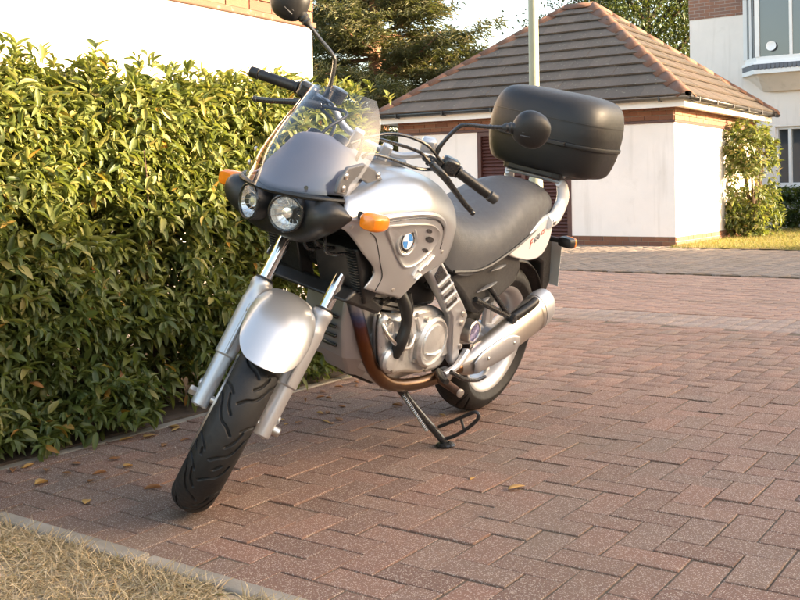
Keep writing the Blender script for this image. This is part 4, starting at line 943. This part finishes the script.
# ---- seat, tail, side covers
def seat_rings():
    R_ = []
    for x, zt, yw, zl in cr([(.715, .945, .150, .735), (.66, .915, .178, .690), (.58, .880, .190, .672), (.47, .868, .194, .690), (.36, .884, .194, .722), (.25, .925, .186, .750), (.14, .968, .174, .782), (.02, .982, .156, .815), (-.09, .972, .132, .848), (-.16, .945, .108, .868), (-.205, .905, .070, .885)], 3):
        ring_ = []
        for k in range(25):
            t = -math.pi / 2 + math.pi * k / 24; sy = math.sin(t); cz = math.cos(t)
            ring_.append((x, yw * math.copysign(abs(sy) ** .75, sy), zl + (zt - zl) * cz ** .72))
        R_.append(ring_)
    return R_
sr = seat_rings(); n_ = len(sr[0])
seat = B('seat', loft(sr), 'seat', auto=50)
B('seat_seam', tube([(.66, .182, .69), (.5, .197, .69), (.33, .195, .732), (.14, .176, .786), (-.06, .142, .842), (-.17, .105, .873)], .006, 6, 5), 'black', seat)
B('seat_seam', tube([(.66, -.182, .69), (.5, -.197, .69), (.33, -.195, .732), (.14, -.176, .786), (-.06, -.142, .842), (-.17, -.105, .873)], .006, 6, 5), 'black', seat)
cov = [(.640, .668), (.490, .700), (.352, .738), (.235, .745), (.132, .700), (.134, .620), (.242, .548), (.355, .501), (.413, .515), (.536, .596)]
slots = [((.372, .667), (.261, .684)), ((.444, .592), (.305, .620)), ((.407, .548), (.338, .564))]
for s in (1, -1):
    so_ = B('side_cover', extr([tuple(p) for p in cr(cov, 4, closed=True)], lambda x, z, s=s: (x, .10 * s, z), lambda x, z, s=s: (x, (.168 + .05 * min(0, .35 - abs(x - .4)) - .012 * abs(z - .62) / .1) * s, z)), 'dgrey', bevel=.012, auto=40)
    for a, b_ in slots:
        m_ = ((a[0] + b_[0]) / 2, (a[1] + b_[1]) / 2)
        B('cover_slot', tube([(a[0], .170 * s, a[1]), (m_[0], .173 * s, m_[1] + .003), (b_[0], .168 * s, b_[1])], [.003, .010, .003], 10, 5, flat=.6), 'mgrey', so_)
wp = [(.293, .737), (.215, .758), (.140, .789), (.075, .822), (.015, .848), (-.05, .862), (-.098, .840), (-.106, .772), (-.075, .715), (-.02, .690), (.05, .686), (.12, .692), (.236, .714)]
for s in (1, -1):
    def yw(x, s=s): return (.172 + .075 * (x - .1)) * s
    wo = B('tail_panel', extr([tuple(p) for p in cr(wp, 3, closed=True)], lambda x, z, s=s: (x, yw(x) - .045 * s, z), lambda x, z: (x, yw(x), z)), 'white_pl', bevel=.010, auto=40)
    if s > 0:
        import mathutils
        def text(body, size, x, z, mat):
            cu = bpy.data.curves.new('lettering', 'FONT'); cu.body = body; cu.size = size; cu.extrude = .0006; cu.shear = .3
            tmp = bpy.data.objects.new('tmp', cu); COL.objects.link(tmp); bpy.context.view_layer.update()
            me = bpy.data.meshes.new_from_object(tmp.evaluated_get(bpy.context.evaluated_depsgraph_get())); bpy.data.objects.remove(tmp)
            me.materials.clear(); me.materials.append(M[mat]); o = link('lettering', me, wo)
            a = R(24); ux = Vector((-math.cos(a), -.055 * math.cos(a), math.sin(a))).normalized(); nn = Vector((-.055, 1, 0)).normalized(); uy = nn.cross(ux)
            p = Vector((x, yw(x) + .0012, z)); o.matrix_local = Matrix(((ux.x, uy.x, nn.x, p.x), (ux.y, uy.y, nn.y, p.y), (ux.z, uy.z, nn.z, p.z), (0, 0, 0, 1)))
        text('F', .052, .100, .734, 'redink'); text('650', .034, .066, .754, 'greyink'); text('CS', .024, .006, .783, 'redink')
B('tail_core', loft([[(x, yy_ * math.cos(t), zc + zr * math.sin(t)) for t in np.linspace(0, 2 * math.pi, 16, endpoint=False)] for x, yy_, zc, zr in ((.35, .13, .75, .05), (.1, .12, .78, .06), (-.12, .10, .81, .06), (-.24, .07, .83, .045))]), 'black')
tl = B('tail_light', loft([[(x, yy_ * math.cos(t), .83 + zr * math.sin(t)) for t in np.linspace(0, 2 * math.pi, 16, endpoint=False)] for x, yy_, zr in ((-.22, .075, .05), (-.27, .065, .042), (-.285, .04, .025))]), 'red')
rmg = B('mudguard', extr([(-.10, .760), (-.22, .775), (-.335, .74), (-.405, .53), (-.375, .46), (-.33, .50), (-.285, .62), (-.16, .665)], lambda x, z: (x, -.062, z), lambda x, z: (x, .062, z)), 'black', bevel=.012)
B('number_plate', box((-.400, 0, .612), (.004, .185, .20), Matrix.Rotation(R(14), 3, 'Y')), 'numplate', rmg, smooth=False, bevel=.001)
for s in (1, -1):
    stl = B('turn_signal', tube([(-.27, .06 * s, .735), (-.275, .125 * s, .738)], [.012, .011], 10), 'black')
    rg = [[(-.278 + x, .155 * s + .034 * k * math.copysign(abs(math.cos(t)) ** .6, math.cos(t)), .738 + .024 * k * math.copysign(abs(math.sin(t)) ** .6, math.sin(t))) for t in np.linspace(0, 2 * math.pi, 20, endpoint=False)] for x, k in ((.030, .4), (.024, .85), (.0, 1.0), (-.012, 1.))]
    B('signal_housing', loft(rg), 'black', stl)
    rg = [[(-.278 + x, .155 * s + .034 * k * math.copysign(abs(math.cos(t)) ** .6, math.cos(t)), .738 + .024 * k * math.copysign(abs(math.sin(t)) ** .6, math.sin(t))) for t in np.linspace(0, 2 * math.pi, 20, endpoint=False)] for x, k in ((-.0125, 1.), (-.03, .97), (-.038, .6))]
    B('amber_lens', loft(rg), 'orange', stl)
hug = []
for a in np.linspace(R(20), R(118), 16): hug.append([tuple(RA + Vector((math.cos(math.pi - a) * r_, y, math.sin(a) * r_))) for y, r_ in ((-.088, .335), (-.06, .350), (0, .356), (.06, .350), (.088, .335))])
B('hugger', grid(hug), 'black', solid=.004)

# ---- grab rail, rack and top box
gp = [(-.150, .120, .990), (-.176, .124, .978), (-.192, .130, .945), (-.190, .134, .910), (-.160, .139, .870), (-.105, .152, .848), (-.035, .160, .836)]
for s in (1, -1): B('grab_rail', tube([(x, y * s, z) for x, y, z in gp], [.013, .019, .0215, .022, .022, .022, .021], 14, 5, flat=1.35), 'white_pl')
B('rail_bridge', tube([(-.150, .122, .990), (-.145, .06, .992), (-.145, -.06, .992), (-.150, -.122, .990)], .0085, 10, 5), 'silver2')
for s in (1, -1): B('rail_bolt', lathe([(.011, 0), (.011, .006), (.007, .009)], (-.055, .178 * s, .840), (0, s, 0), 14), 'steel')
rk = B('luggage_plate', extr([(-.11, -.10), (-.125, -.135), (-.40, -.135), (-.43, -.10), (-.43, .10), (-.40, .135), (-.125, .135), (-.11, .10)], lambda x, y: (x, y, 1.000 - .0 * x), lambda x, y: (x, y, 1.034)), 'black', smooth=False, bevel=.008)
for y in (-.09, .09):
    for x in (-.15, -.30): B('plate_bolt', lathe([(.008, 0), (.008, .006), (.005, .008)], (x, y + .046 * (1 if y > 0 else -1), 1.018), (0, 1 if y > 0 else -1, 0), 10), 'steel', rk)
def sring(cx_, hx, hy, z, nx_=3.2, tilt=0.):
    return [(cx_ + hx * math.copysign(abs(math.cos(t)) ** (2 / nx_), math.cos(t)), hy * math.copysign(abs(math.sin(t)) ** (2 / nx_), math.sin(t)), z + tilt * (hx * math.copysign(abs(math.cos(t)) ** (2 / nx_), math.cos(t)))) for t in np.linspace(0, 2 * math.pi, 72, endpoint=False)]
BC = -.275
baseS = cr([(BC, .10, .15, 1.018), (BC, .155, .205, 1.020), (BC, .180, .232, 1.034), (BC, .193, .247, 1.062), (BC, .203, .258, 1.105), (BC, .208, .264, 1.142)], 4)
tb = B('top_box', loft([sring(a, h, w_, z) for a, h, w_, z in baseS]), 'boxblack', auto=50)
B('seam_lip', loft([sring(BC, .212 + d, .268 + d, z) for d, z in ((-.012, 1.139), (.0, 1.142), (.002, 1.150), (.0, 1.158), (-.012, 1.160))]), 'boxblack', tb, auto=50)
lidS = cr([(BC, .206, .262, 1.160), (BC - .001, .206, .264, 1.205), (BC - .004, .200, .258, 1.262), (BC - .009, .186, .244, 1.308), (BC - .014, .160, .218, 1.336), (BC - .018, .118, .174, 1.350), (BC - .02, .06, .10, 1.356), (BC - .02, .004, .006, 1.357)], 4)
lid = B('lid', loft([sring(a, h, w_, z, 3.4) for a, h, w_, z in lidS]), 'boxblack', tb, auto=50)
B('lid_rib', loft([sring(BC - .002, .206 + d, .264 + d, z, 3.4) for d, z in ((-.01, 1.236), (-.0022, 1.238), (-.0025, 1.244), (-.012, 1.246))], cap=False), 'boxblack', tb)
B('box_lock', lathe([(.022, 0), (.022, .012), (.016, .016), (.006, .016)], (BC - .21, 0, 1.12), (-1, 0, 0), 20), 'steel', tb)
B('box_hinge', box((BC + .210, 0, 1.150), (.012, .30, .018)), 'boxblack', tb, smooth=False, bevel=.003)

# ---- frame plates, engine, swingarm
fr = [(.785, .757), (.700, .688), (.560, .568), (.510, .520), (.508, .440), (.500, .380), (.455, .318), (.430, .292), (.47, .285), (.545, .345), (.585, .430), (.624, .525), (.72, .61), (.828, .700)]
fsl = [[(.806, .692), (.775, .735), (.705, .684), (.768, .650)], [(.752, .640), (.690, .672), (.672, .655), (.735, .622)], [(.718, .608), (.655, .640), (.638, .622), (.702, .590)], [(.686, .575), (.622, .606), (.606, .588), (.670, .556)]]
for s in (1, -1):
    fp = B('frame_plate', extr(fr, lambda x, z, s=s: (x, .150 * s, z), lambda x, z, s=s: (x, (.190 if z > .5 else .178) * s, z)), 'silver2', bevel=.008, auto=40)
    for q in fsl:
        cxm = sum(p[0] for p in q) / 4; czm = sum(p[1] for p in q) / 4; qi = [(cxm + (p[0] - cxm) * .78, czm + (p[1] - czm) * .78) for p in q]
        B('frame_slot', extr(qi, lambda x, z, s=s: (x, .18 * s, z), lambda x, z, s=s: (x, .1935 * s, z)), 'gloss_black', fp, smooth=False)
        B('slot_rib', tube([(q[3][0], .192 * s, q[3][1]), (q[2][0], .192 * s, q[2][1])], .006, 8), 'silver2', fp)
    for q in ((.555, .53), (.53, .49), (.51, .40), (.47, .31)): B('frame_bolt', lathe([(.011, 0), (.011, .007), (.006, .009)], (q[0], (.190 if q[1] > .5 else .178) * s, q[1]), (0, s, 0), 6), 'steel', fp)
eng = B('engine', join(bb(.58, .95, -.16, .135, .335, .50), bb(.55, .90, -.14, .12, .29, .40)), 'alloy', bevel=.035, auto=50)
case = [(.985, .555), (.90, .548), (.80, .556), (.70, .558), (.60, .525), (.545, .470), (.525, .40), (.555, .325), (.66, .312), (.80, .335), (.90, .350), (.955, .430)]
B('crankcase_cover', extr([tuple(p) for p in cr(case, 3, closed=True)], lambda x, z: (x, .10, z), lambda x, z: (x, .150, z)), 'alloy', eng, bevel=.016, auto=40)
B('crankcase_cover', extr([tuple(p) for p in cr(case, 3, closed=True)], lambda x, z: (x, -.18, z), lambda x, z: (x, -.12, z)), 'alloy', eng, bevel=.016, auto=40)
cl = B('clutch_cover', lathe([(.088, 0), (.090, .018), (.082, .028), (.078, .028), (.076, .022), (.066, .021), (.062, .028), (.03, .032), (.001, .033)], (.688, .150, .437), (0, 1, 0), 44), 'alloy', eng)
for k in range(7):
    a = k * 2 * math.pi / 7 + .2; B('cover_bolt', lathe([(.008, 0), (.008, .012), (.005, .013)], (.688 + .094 * math.cos(a), .148, .437 + .094 * math.sin(a)), (0, 1, 0), 6), 'steel', eng)
for k in range(6):
    q = case[k * 2]; B('cover_bolt', lathe([(.008, 0), (.008, .010), (.005, .011)], (.74 + (q[0] - .74) * .88, .146, .44 + (q[1] - .44) * .88), (0, 1, 0), 6), 'steel', eng)
B('cover_ridge', tube([(.735, .182, .405), (.69, .184, .398), (.645, .182, .405)], .004, 6, 4), 'alloy', eng)
for k in range(4): B('case_rib', tube([(.94 - .05 * k, .150, .53 - .0 * k), (.90 - .05 * k, .156, .46), (.885 - .05 * k, .151, .39)], .007, 8, 4), 'alloy', eng)
B('cylinder', join(*[box((.87 + .012 * k, 0, .555 + .020 * k), (.20, .21, .010), Matrix.Rotation(R(-12), 3, 'Y')) for k in range(7)], box((.91, 0, .60), (.16, .16, .16), Matrix.Rotation(R(-12), 3, 'Y'))), 'alloy', eng, smooth=False)
B('cylinder_head', box((.945, 0, .735), (.24, .22, .12), Matrix.Rotation(R(-12), 3, 'Y')), 'frame_red', eng, bevel=.02)
B('water_pump', lathe([(.040, 0), (.041, .012), (.034, .022), (.016, .026), (.001, .026)], (.915, .146, .405), (0, 1, 0), 28), 'alloy', eng)
B('oil_line', tube([(.98, .12, .56), (.965, .160, .50), (.90, .176, .452), (.83, .170, .44), (.79, .155, .47)], .0065, 8, 5), 'steel', eng)
B('case_seam', tube([(x, .126, z) for x, z in case], .004, 6, 4, closed=True), 'frame_red', eng)
for k in range(5): B('case_boss', lathe([(.013, 0), (.012, .010), (.006, .011)], (.955 - .03 * k, .148, .52 - .018 * (k % 2) - .02 * k), (0, 1, 0), 12), 'alloy', eng)
B('sprocket_cover', extr([(.60, .36), (.53, .37), (.50, .44), (.53, .50), (.59, .52), (.62, .45)], lambda x, z: (x, .12, z), lambda x, z: (x, .165, z)), 'alloy', eng, bevel=.012)
# darker clutter between engine and frame plate
for k in range(9):
    a = Vector((random.uniform(.62, .92), random.uniform(.06, .13), random.uniform(.57, .68)))
    B('linkage', join(tube([a, a + Vector((random.uniform(-.09, .09), random.uniform(-.02, .03), random.uniform(-.05, .05)))], .010, 8), lathe([(.013, 0), (.013, .012), (.008, .014)], a, (0, 1, 0), 10)), 'gloss_black' if k % 3 else 'alloy', eng)
B('throttle_body', lathe([(.05, -.06), (.052, -.02), (.04, 0), (.05, .05)], (.74, .03, .66), (0, 1, .1), 20), 'black', eng)
B('coolant_hose', tube([(.93, .150, .640), (.905, .172, .585), (.895, .180, .530), (.905, .178, .470), (.905, .165, .420)], [.020, .021, .019, .021, .018], 12, 5), 'black')
B('coolant_hose', tube([(.86, .140, .62), (.84, .150, .56), (.855, .150, .50), (.87, .145, .46)], .013, 10, 5), 'black')
# front guard below the radiator
bp = B('belly_pan', loft([[(1.02, -.15, .60), (1.050, -.09, .60), (1.065, .045, .60), (1.00, .090, .60), (.93, .085, .60), (.93, -.16, .60)], [(1.01, -.155, .50), (1.040, -.09, .50), (1.055, .045, .50), (.99, .090, .50), (.92, .085, .50), (.92, -.165, .50)], [(.97, -.15, .40), (1.0, -.09, .39), (1.010, .040, .385), (.95, .082, .385), (.88, .08, .385), (.88, -.155, .40)], [(.90, -.12, .33), (.92, -.08, .315), (.925, .01, .305), (.89, .05, .305), (.84, .06, .305), (.84, -.13, .33)]]), 'silver2', smooth=True, auto=25, bevel=.008)
for k in range(4):
    z = .525 - .034 * k; xo = 1.056 - .0 * k - max(0, (.5 - z)) * .42
    B('louvre', box((xo + .004, -.015, z), (.012, .085 - .006 * k, .012), Matrix.Rotation(R(-18), 3, 'Y') @ Matrix.Rotation(-.11, 3, 'Z')), 'gloss_black', bp, bevel=.004)
for q in ((1.02, .06, .575), (.985, .075, .47)): B('guard_bolt', lathe([(.009, 0), (.009, .006), (.005, .008)], q, (.6, 1, 0), 8), 'steel', bp)
B('inner_frame', bb(.60, .93, -.12, .10, .54, .74), 'frame_red', bevel=.02)
B('sump', bb(.66, .84, -.10, .05, .262, .315), 'frame_red', bevel=.02)
# swingarm, belt side and pivot cap
B('swingarm', join(tube([(.47, -.10, .40), (.25, -.13, .37), (0, -.12, .318)], [.04, .045, .05], 14, 5), tube([(.47, .06, .40), (.33, .09, .385), (.22, .10, .37)], [.035, .03, .02], 12, 5)), 'silver2')
B('shock', join(ring((.33, .02, .50), (.3, 0, 1), .03, .006), *[ring((.335 - .006 * k, .02, .47 + .022 * k), (-.3, 0, 1), .03, .006, 20, 6) for k in range(7)]), 'black')
pc = B('pivot_cap', lathe([(.044, -.03), (.044, .006), (.040, .010), (.036, .010), (.034, .004)], (.405, .165, .436), (0, 1, 0), 32), 'steel')
B('cap_face', lathe([(.034, .003), (.034, .007), (.012, .009), (.001, .009)], (.405, .165, .436), (0, 1, 0), 28), 'purple', pc)
# ---- exhaust
B('exhaust_header', tube([(1.035, .035, .66), (1.045, .055, .60), (1.020, .080, .525), (.995, .100, .450), (.950, .116, .372), (.875, .126, .312), (.78, .130, .284), (.66, .140, .276), (.55, .160, .292), (.47, .178, .318)], .0225, 16, 6), 'header')
B('exhaust_clamp', lathe([(.027, -.012), (.028, 0), (.027, .012)], (.545, .161, .293), (-1, .2, .25), 18), 'steel')
def sil_rings(pts, ell=1.0):
    rings = []; S = cr(pts, 5)
    for i, s in enumerate(S):
        a, b_ = S[max(0, i - 1)], S[min(len(S) - 1, i + 1)]; t = Vector(b_[:3] - a[:3]).normalized(); up = Vector((0, 0, 1)); up = (up - t * up.dot(t)).normalized(); si = t.cross(up)
        rings.append([tuple(Vector(s[:3]) + up * s[3] * math.sin(q) + si * s[3] * .72 * math.cos(q)) for q in np.linspace(0, 2 * math.pi, 36, endpoint=False)])
    return rings
sil = B('silencer', loft(sil_rings([(.475, .178, .316, .030), (.440, .188, .326, .044), (.38, .196, .345, .056), (.24, .202, .392, .066), (.08, .205, .448, .074), (.0, .205, .476, .078)])), 'satin')
B('end_cap', loft(sil_rings([(-.001, .205, .477, .080), (-.04, .205, .491, .080), (-.075, .203, .504, .070), (-.092, .202, .510, .050), (-.094, .202, .511, .026)])), 'silver2', sil)
B('tail_pipe', lathe([(.022, 0), (.022, .03), (.018, .03), (.017, .0)], (-.085, .20, .498), (-.9, 0, .33), 16), 'black', sil)
B('silencer_band', loft([[tuple(Vector((.01, .205, .473)) + (Vector(p) - Vector((.01, .205, .473))) * 1.0) for p in r_] for r_ in sil_rings([(.024, .205, .468, .0795), (.004, .205, .475, .0800)])], cap=False), 'steel', sil)
hsG = []
for t, wv in zip(np.linspace(0, 1, 10), (.5, .8, .95, 1, 1, 1, .95, .85, .65, .3)):
    c = Vector((.455, .188, .326)).lerp(Vector((.20, .203, .405)), t); r_ = .050 + .022 * t
    hsG.append([tuple(c + Vector((.30 * math.sin(q) * r_, .74 * r_ * math.cos(q) + .006, math.sin(q) * r_ * 1.02))) for q in np.linspace(R(-58) * wv, R(46) * wv, 11)])
hso = B('heat_shield', grid(hsG), 'silver2', sil, solid=.003)
for q in ((.40, .246, .36), (.235, .256, .40)): B('shield_bolt', lathe([(.007, 0), (.007, .004), (.004, .006)], q, (0, 1, .1), 10), 'steel', sil)
# ---- pegs, levers, stand
for s in (1, -1):
    pgb = B('rider_peg', join(tube([(.60, .165 * s, .312), (.625, .195 * s, .300)], .014, 10), tube([(.628, .198 * s, .300), (.655, .295 * s, .292)], [.016, .014], 12)), 'rust' if s > 0 else 'black')
    B('peg_end', lathe([(.015, 0), (.015, .006), (.010, .009)], (.655, .295 * s, .292), (.25, s, -.08), 14), 'steel', pgb)
B('peg_bracket', tube([(.46, .185, .375), (.53, .195, .335), (.60, .190, .310)], [.016, .013, .014], 10, 5), 'silver2')
B('gear_lever', join(tube([(.60, .215, .330), (.53, .240, .300), (.45, .245, .285), (.40, .250, .292)], [.009, .008, .007, .006], 8, 5)), 'gloss_black')
B('gear_rubber', tube([(.66, .20, .34), (.70, .24, .335), (.715, .27, .333)], .011, 10), 'black')
for s in (1, -1):
    ppb = B('passenger_peg_bracket', join(tube([(.44, .168 * s, .565), (.30, .190 * s, .515), (.20, .205 * s, .478)], .011, 10, 4), tube([(.345, .165 * s, .600), (.27, .192 * s, .53), (.20, .205 * s, .478)], .010, 10, 4)), 'gloss_black')
    B('passenger_peg', tube([(.205, .205 * s, .472), (.120, .235 * s, .525), (.085, .240 * s, .548)], [.020, .019, .016], 12, 4), 'black', ppb)
    B('peg_pivot', lathe([(.020, -.008), (.022, 0), (.020, .02), (.010, .022)], (.205, .208 * s, .475), (0, s, 0), 14), 'gloss_black', ppb)
stand = B('side_stand', join(tube([(.735, .095, .262), (.690, .140, .200), (.590, .232, .080)], [.017, .014, .013], 12, 4), lathe([(.022, -.02), (.024, 0), (.022, .02)], (.74, .09, .268), (.3, 1, 0), 14)), 'gloss_black')
ft = Vector((.578, .248, 0)); lz = .011
def gl(x, y, z):   # a point given in ground axes about the stand foot
    w_ = Vector((x, y, z)); return Vector((-w_.y, w_.x * math.cos(LEAN) - w_.z * math.sin(LEAN), w_.x * math.sin(LEAN) + w_.z * math.cos(LEAN)))
footp = Vector((.5785, .2405, .0600))
B('stand_foot', join(xf(lathe([(.034, 0), (.036, .004), (.030, .010), (.014, .016)], (0, 0, 0), (0, 0, 1), 20), Matrix.Translation(footp) @ Matrix(((0, -1, 0, 0), (math.cos(LEAN), 0, -math.sin(LEAN), 0), (math.sin(LEAN), 0, math.cos(LEAN), 0), (0, 0, 0, 1)))), tube([footp + gl(0, 0, .008), Vector((.590, .232, .082))], .012, 10)), 'gloss_black', stand)
lp_ = [footp + gl(*q) for q in ((-.030, .004, .062), (.030, .004, .090), (.095, .004, .122), (.122, .006, .132), (.134, .008, .122), (.122, .008, .100), (.075, .008, .062), (.030, .006, .036), (.000, .004, .024))]
B('stand_loop', join(tube(lp_, .0065, 8, 5), tube([lp_[1].lerp(lp_[2], .5), lp_[6]], .005, 6)), 'frame_red', stand)
B('stand_spring', join(*[ring(Vector((.735, .125, .235)).lerp(Vector((.645, .19, .115)), k / 22), (-.09, .065, -.12), .0065, .0018, 10, 5) for k in range(23)]), 'steel', stand)

# ---- handlebar, controls, mirrors (turn with the fork)
bar = B('handlebar', S_(tube([(.945, -.43, 1.103), (.975, -.27, 1.132), (1.010, -.17, 1.135), (1.035, -.08, 1.095), (1.035, .08, 1.095), (1.010, .17, 1.135), (.975, .27, 1.132), (.945, .43, 1.103)], .011, 12, 6)), 'silver2')
B('bar_clamp', S_(join(box((1.035, -.05, 1.085), (.045, .035, .06)), box((1.035, .05, 1.085), (.045, .035, .06)))), 'silver2', bevel=.006)
for s in (1, -1):
    def P(x, y, z, s=s): return Vector((x, y * s, z))
    ge = P(.945, .430, 1.104); gi = P(.974, .285, 1.131); d = (ge - gi).normalized()
    prof = [(.0165, 0), (.021, .002), (.021, .010), (.0165, .012)] + [(.0165 + .0012 * (k % 2), .014 + .006 * k) for k in range(19)] + [(.0175, .132), (.0165, .135)]
    gr_ = B('grip', S_(lathe(prof, gi, d, 20)), 'black')
    B('bar_end', S_(lathe([(.015, 0), (.019, .003), (.018, .030), (.013, .034), (.010, .030)], ge - d * .012, d, 20)), 'black' if s < 0 else 'dgrey', gr_)
    sw = B('switch_housing', S_(xf(box((0, 0, 0), (.050, .060, .056)), Matrix.Translation(P(.985, .255, 1.136)) @ Matrix.Rotation(.2 * s, 4, 'Z'))), 'gloss_black', bevel=.012)
    B('switch_button', S_(box(P(.960, .250, 1.146), (.012, .016, .012))), 'orange' if s > 0 else 'red', sw, bevel=.003)
    B('lever_perch', S_(join(box(P(1.005, .205, 1.128), (.045, .050, .034)), tube([P(1.01, .185, 1.130), P(1.05, .205, 1.125)], .013, 10))), 'gloss_black', bevel=.006)
    B('lever', S_(tube([P(1.045, .200, 1.124), P(1.050, .245, 1.112), P(1.040, .300, 1.085), P(1.030, .350, 1.060), P(1.022, .386, 1.045)], [.010, .009, .007, .0065, .0062], 10, 5, flat=1.4)), 'gloss_black')
    B('lever_ball', S_(lathe([(.002, -.010), (.008, -.006), (.0098, 0), (.008, .006), (.002, .010)], P(1.021, .390, 1.043), d, 14)), 'gloss_black')
    # mirror
    mb = P(.995, .198, 1.150)
    ar = B('mirror_arm', S_(tube([mb, P(.995, .200, 1.190), P(.992, .218, 1.255), P(.990, .238, 1.278), P(.978, .300, 1.303), P(.972, .372, 1.336)], [.010, .0072, .0068, .0068, .0065, .0065], 10, 5)), 'gloss_black')
    B('arm_boot', S_(lathe([(.008, -.02)] + [(.012 + .0035 * (k % 2) + .0012 * k, -.012 + .007 * k) for k in range(6)] + [(.02, .034), (.012, .045)], P(.972, .362, 1.331), (0, s, .5), 16)), 'black', ar)
    if s > 0: B('cable_adjuster', S_(lathe([(.006, 0), (.010, .004), (.010, .022), (.006, .026)], P(1.035, .188, 1.130), (.3, -1, .1), 12)), 'gloss_black')
    mc = P(.968, .432, 1.360); mn = Vector((1, .10 * s, -.02)).normalized(); mu = Vector((0, 0, 1)); mu = (mu - mn * mu.dot(mn)).normalized(); mw = mn.cross(mu); rg = []
    for h, k in ((-.016, .80), (-.018, .95), (-.010, 1.0), (.008, .98), (.022, .86), (.031, .62), (.036, .30), (.037, .05)):
        rg.append([tuple(mc + mn * h + (mw * math.copysign(abs(math.cos(t)) ** .88, math.cos(t)) * .062 + mu * math.copysign(abs(math.sin(t)) ** .88, math.sin(t)) * .060) * k) for t in np.linspace(0, 2 * math.pi, 36, endpoint=False)])
    B('mirror_head', S_(loft(rg)), 'boxblack', ar)
    B('mirror_glass', S_(lathe([(.0015, -.0182), (.050, -.0182), (.050, -.0165)], mc, mn, 32)), 'chrome', ar)
    for k in range(3):
        a = mc + mn * .033 - mw * (-.034) * s * 0 + Vector((0, -.030 * s, -.004 - .012 * k)); B('mirror_slot', S_(tube([a, a + Vector((.001, .030 * s, .010))], .003, 6)), 'dgrey', ar)
B('brake_reservoir', S_(join(lathe([(.024, 0), (.026, .03), (.028, .032), (.028, .042), (.02, .045)], (1.03, -.165, 1.155), (0, 0, 1), 20))), 'gloss_black')
B('clutch_reservoir', S_(xf(box((0, 0, 0), (.055, .05, .05)), Matrix.Translation((.985, .165, 1.165)) @ Matrix.Rotation(.3, 4, 'X'))), 'silver2', bevel=.012)
def stp(p): return STEER @ Vector(p)
for a in ([stp((1.045, .190, 1.128)), stp((1.07, .130, 1.145)), Vector((1.20, .115, 1.125)), Vector((1.24, .125, 1.085)), Vector((1.24, .10, .99)), Vector((1.20, .08, .93))],
          [stp((1.03, .215, 1.112)), stp((1.065, .160, 1.095)), Vector((1.14, .125, 1.075)), Vector((1.21, .115, 1.065)), Vector((1.22, .09, .97))],
          [stp((1.02, .23, 1.140)), stp((1.05, .14, 1.175)), stp((1.10, .02, 1.150)), Vector((1.24, .03, 1.060)), Vector((1.22, .03, .96))],
          [stp((1.045, -.190, 1.128)), stp((1.10, -.11, 1.150)), Vector((1.24, -.03, 1.10)), Vector((1.22, -.02, .97))],
          [stp((1.02, -.22, 1.120)), stp((1.08, -.13, 1.10)), Vector((1.20, -.05, 1.05)), Vector((1.2, -.03, .95))]):
    B('control_cable', tube(a, .0055, 8, 6), 'gloss_black')

# ------------------------------------------------------------------ fallen leaves
def fallen(x, y, L, W_, mat, label, group=None, rot=None):
    a = random.uniform(0, 6.28) if rot is None else rot; tv_, tq_ = leaf_template(droop=random.uniform(-.18, .1), fold=random.uniform(.1, .5))
    V = [Vector((v[0] * L - L / 2, v[1] * W_, v[2] * L)) for v in tv_]; zm = min(v.z for v in V); V = [Matrix.Rotation(a, 3, 'Z') @ Vector((v.x, v.y, v.z - zm)) for v in V]
    o = mo('fallen_leaf', (V, [tuple(int(i) for i in q) for q in tq_]), M[mat], solid=.0008); o.location = (x, y, .004); tag(o, label, 'leaf', group)
fallen(-1.43, 2.69, .068, .026, 'dead', 'dry tan leaf lying alone on the paving right of the side stand', rot=1.2)
fallen(-1.59, 2.70, .030, .014, 'dead', 'tiny brown leaf scrap between side stand and larger tan leaf')
fallen(-2.90, 2.55, .070, .036, 'dead', 'orange leaf lying on paving nearest the drooping hedge tip')
for k in range(46):
    fallen(random.uniform(-2.96, -2.55) if k % 4 else random.uniform(-2.9, -2.0), random.uniform(1.75, 3.9), random.uniform(.022, .062), random.uniform(.012, .028), *(('dead2', 'small brown dead leaf on the paving along the foot of the hedge', 'brown leaves along the hedge foot') if k % 3 else ('dead', 'small orange dead leaf on the paving along the foot of the hedge', 'orange leaves along the hedge foot')))
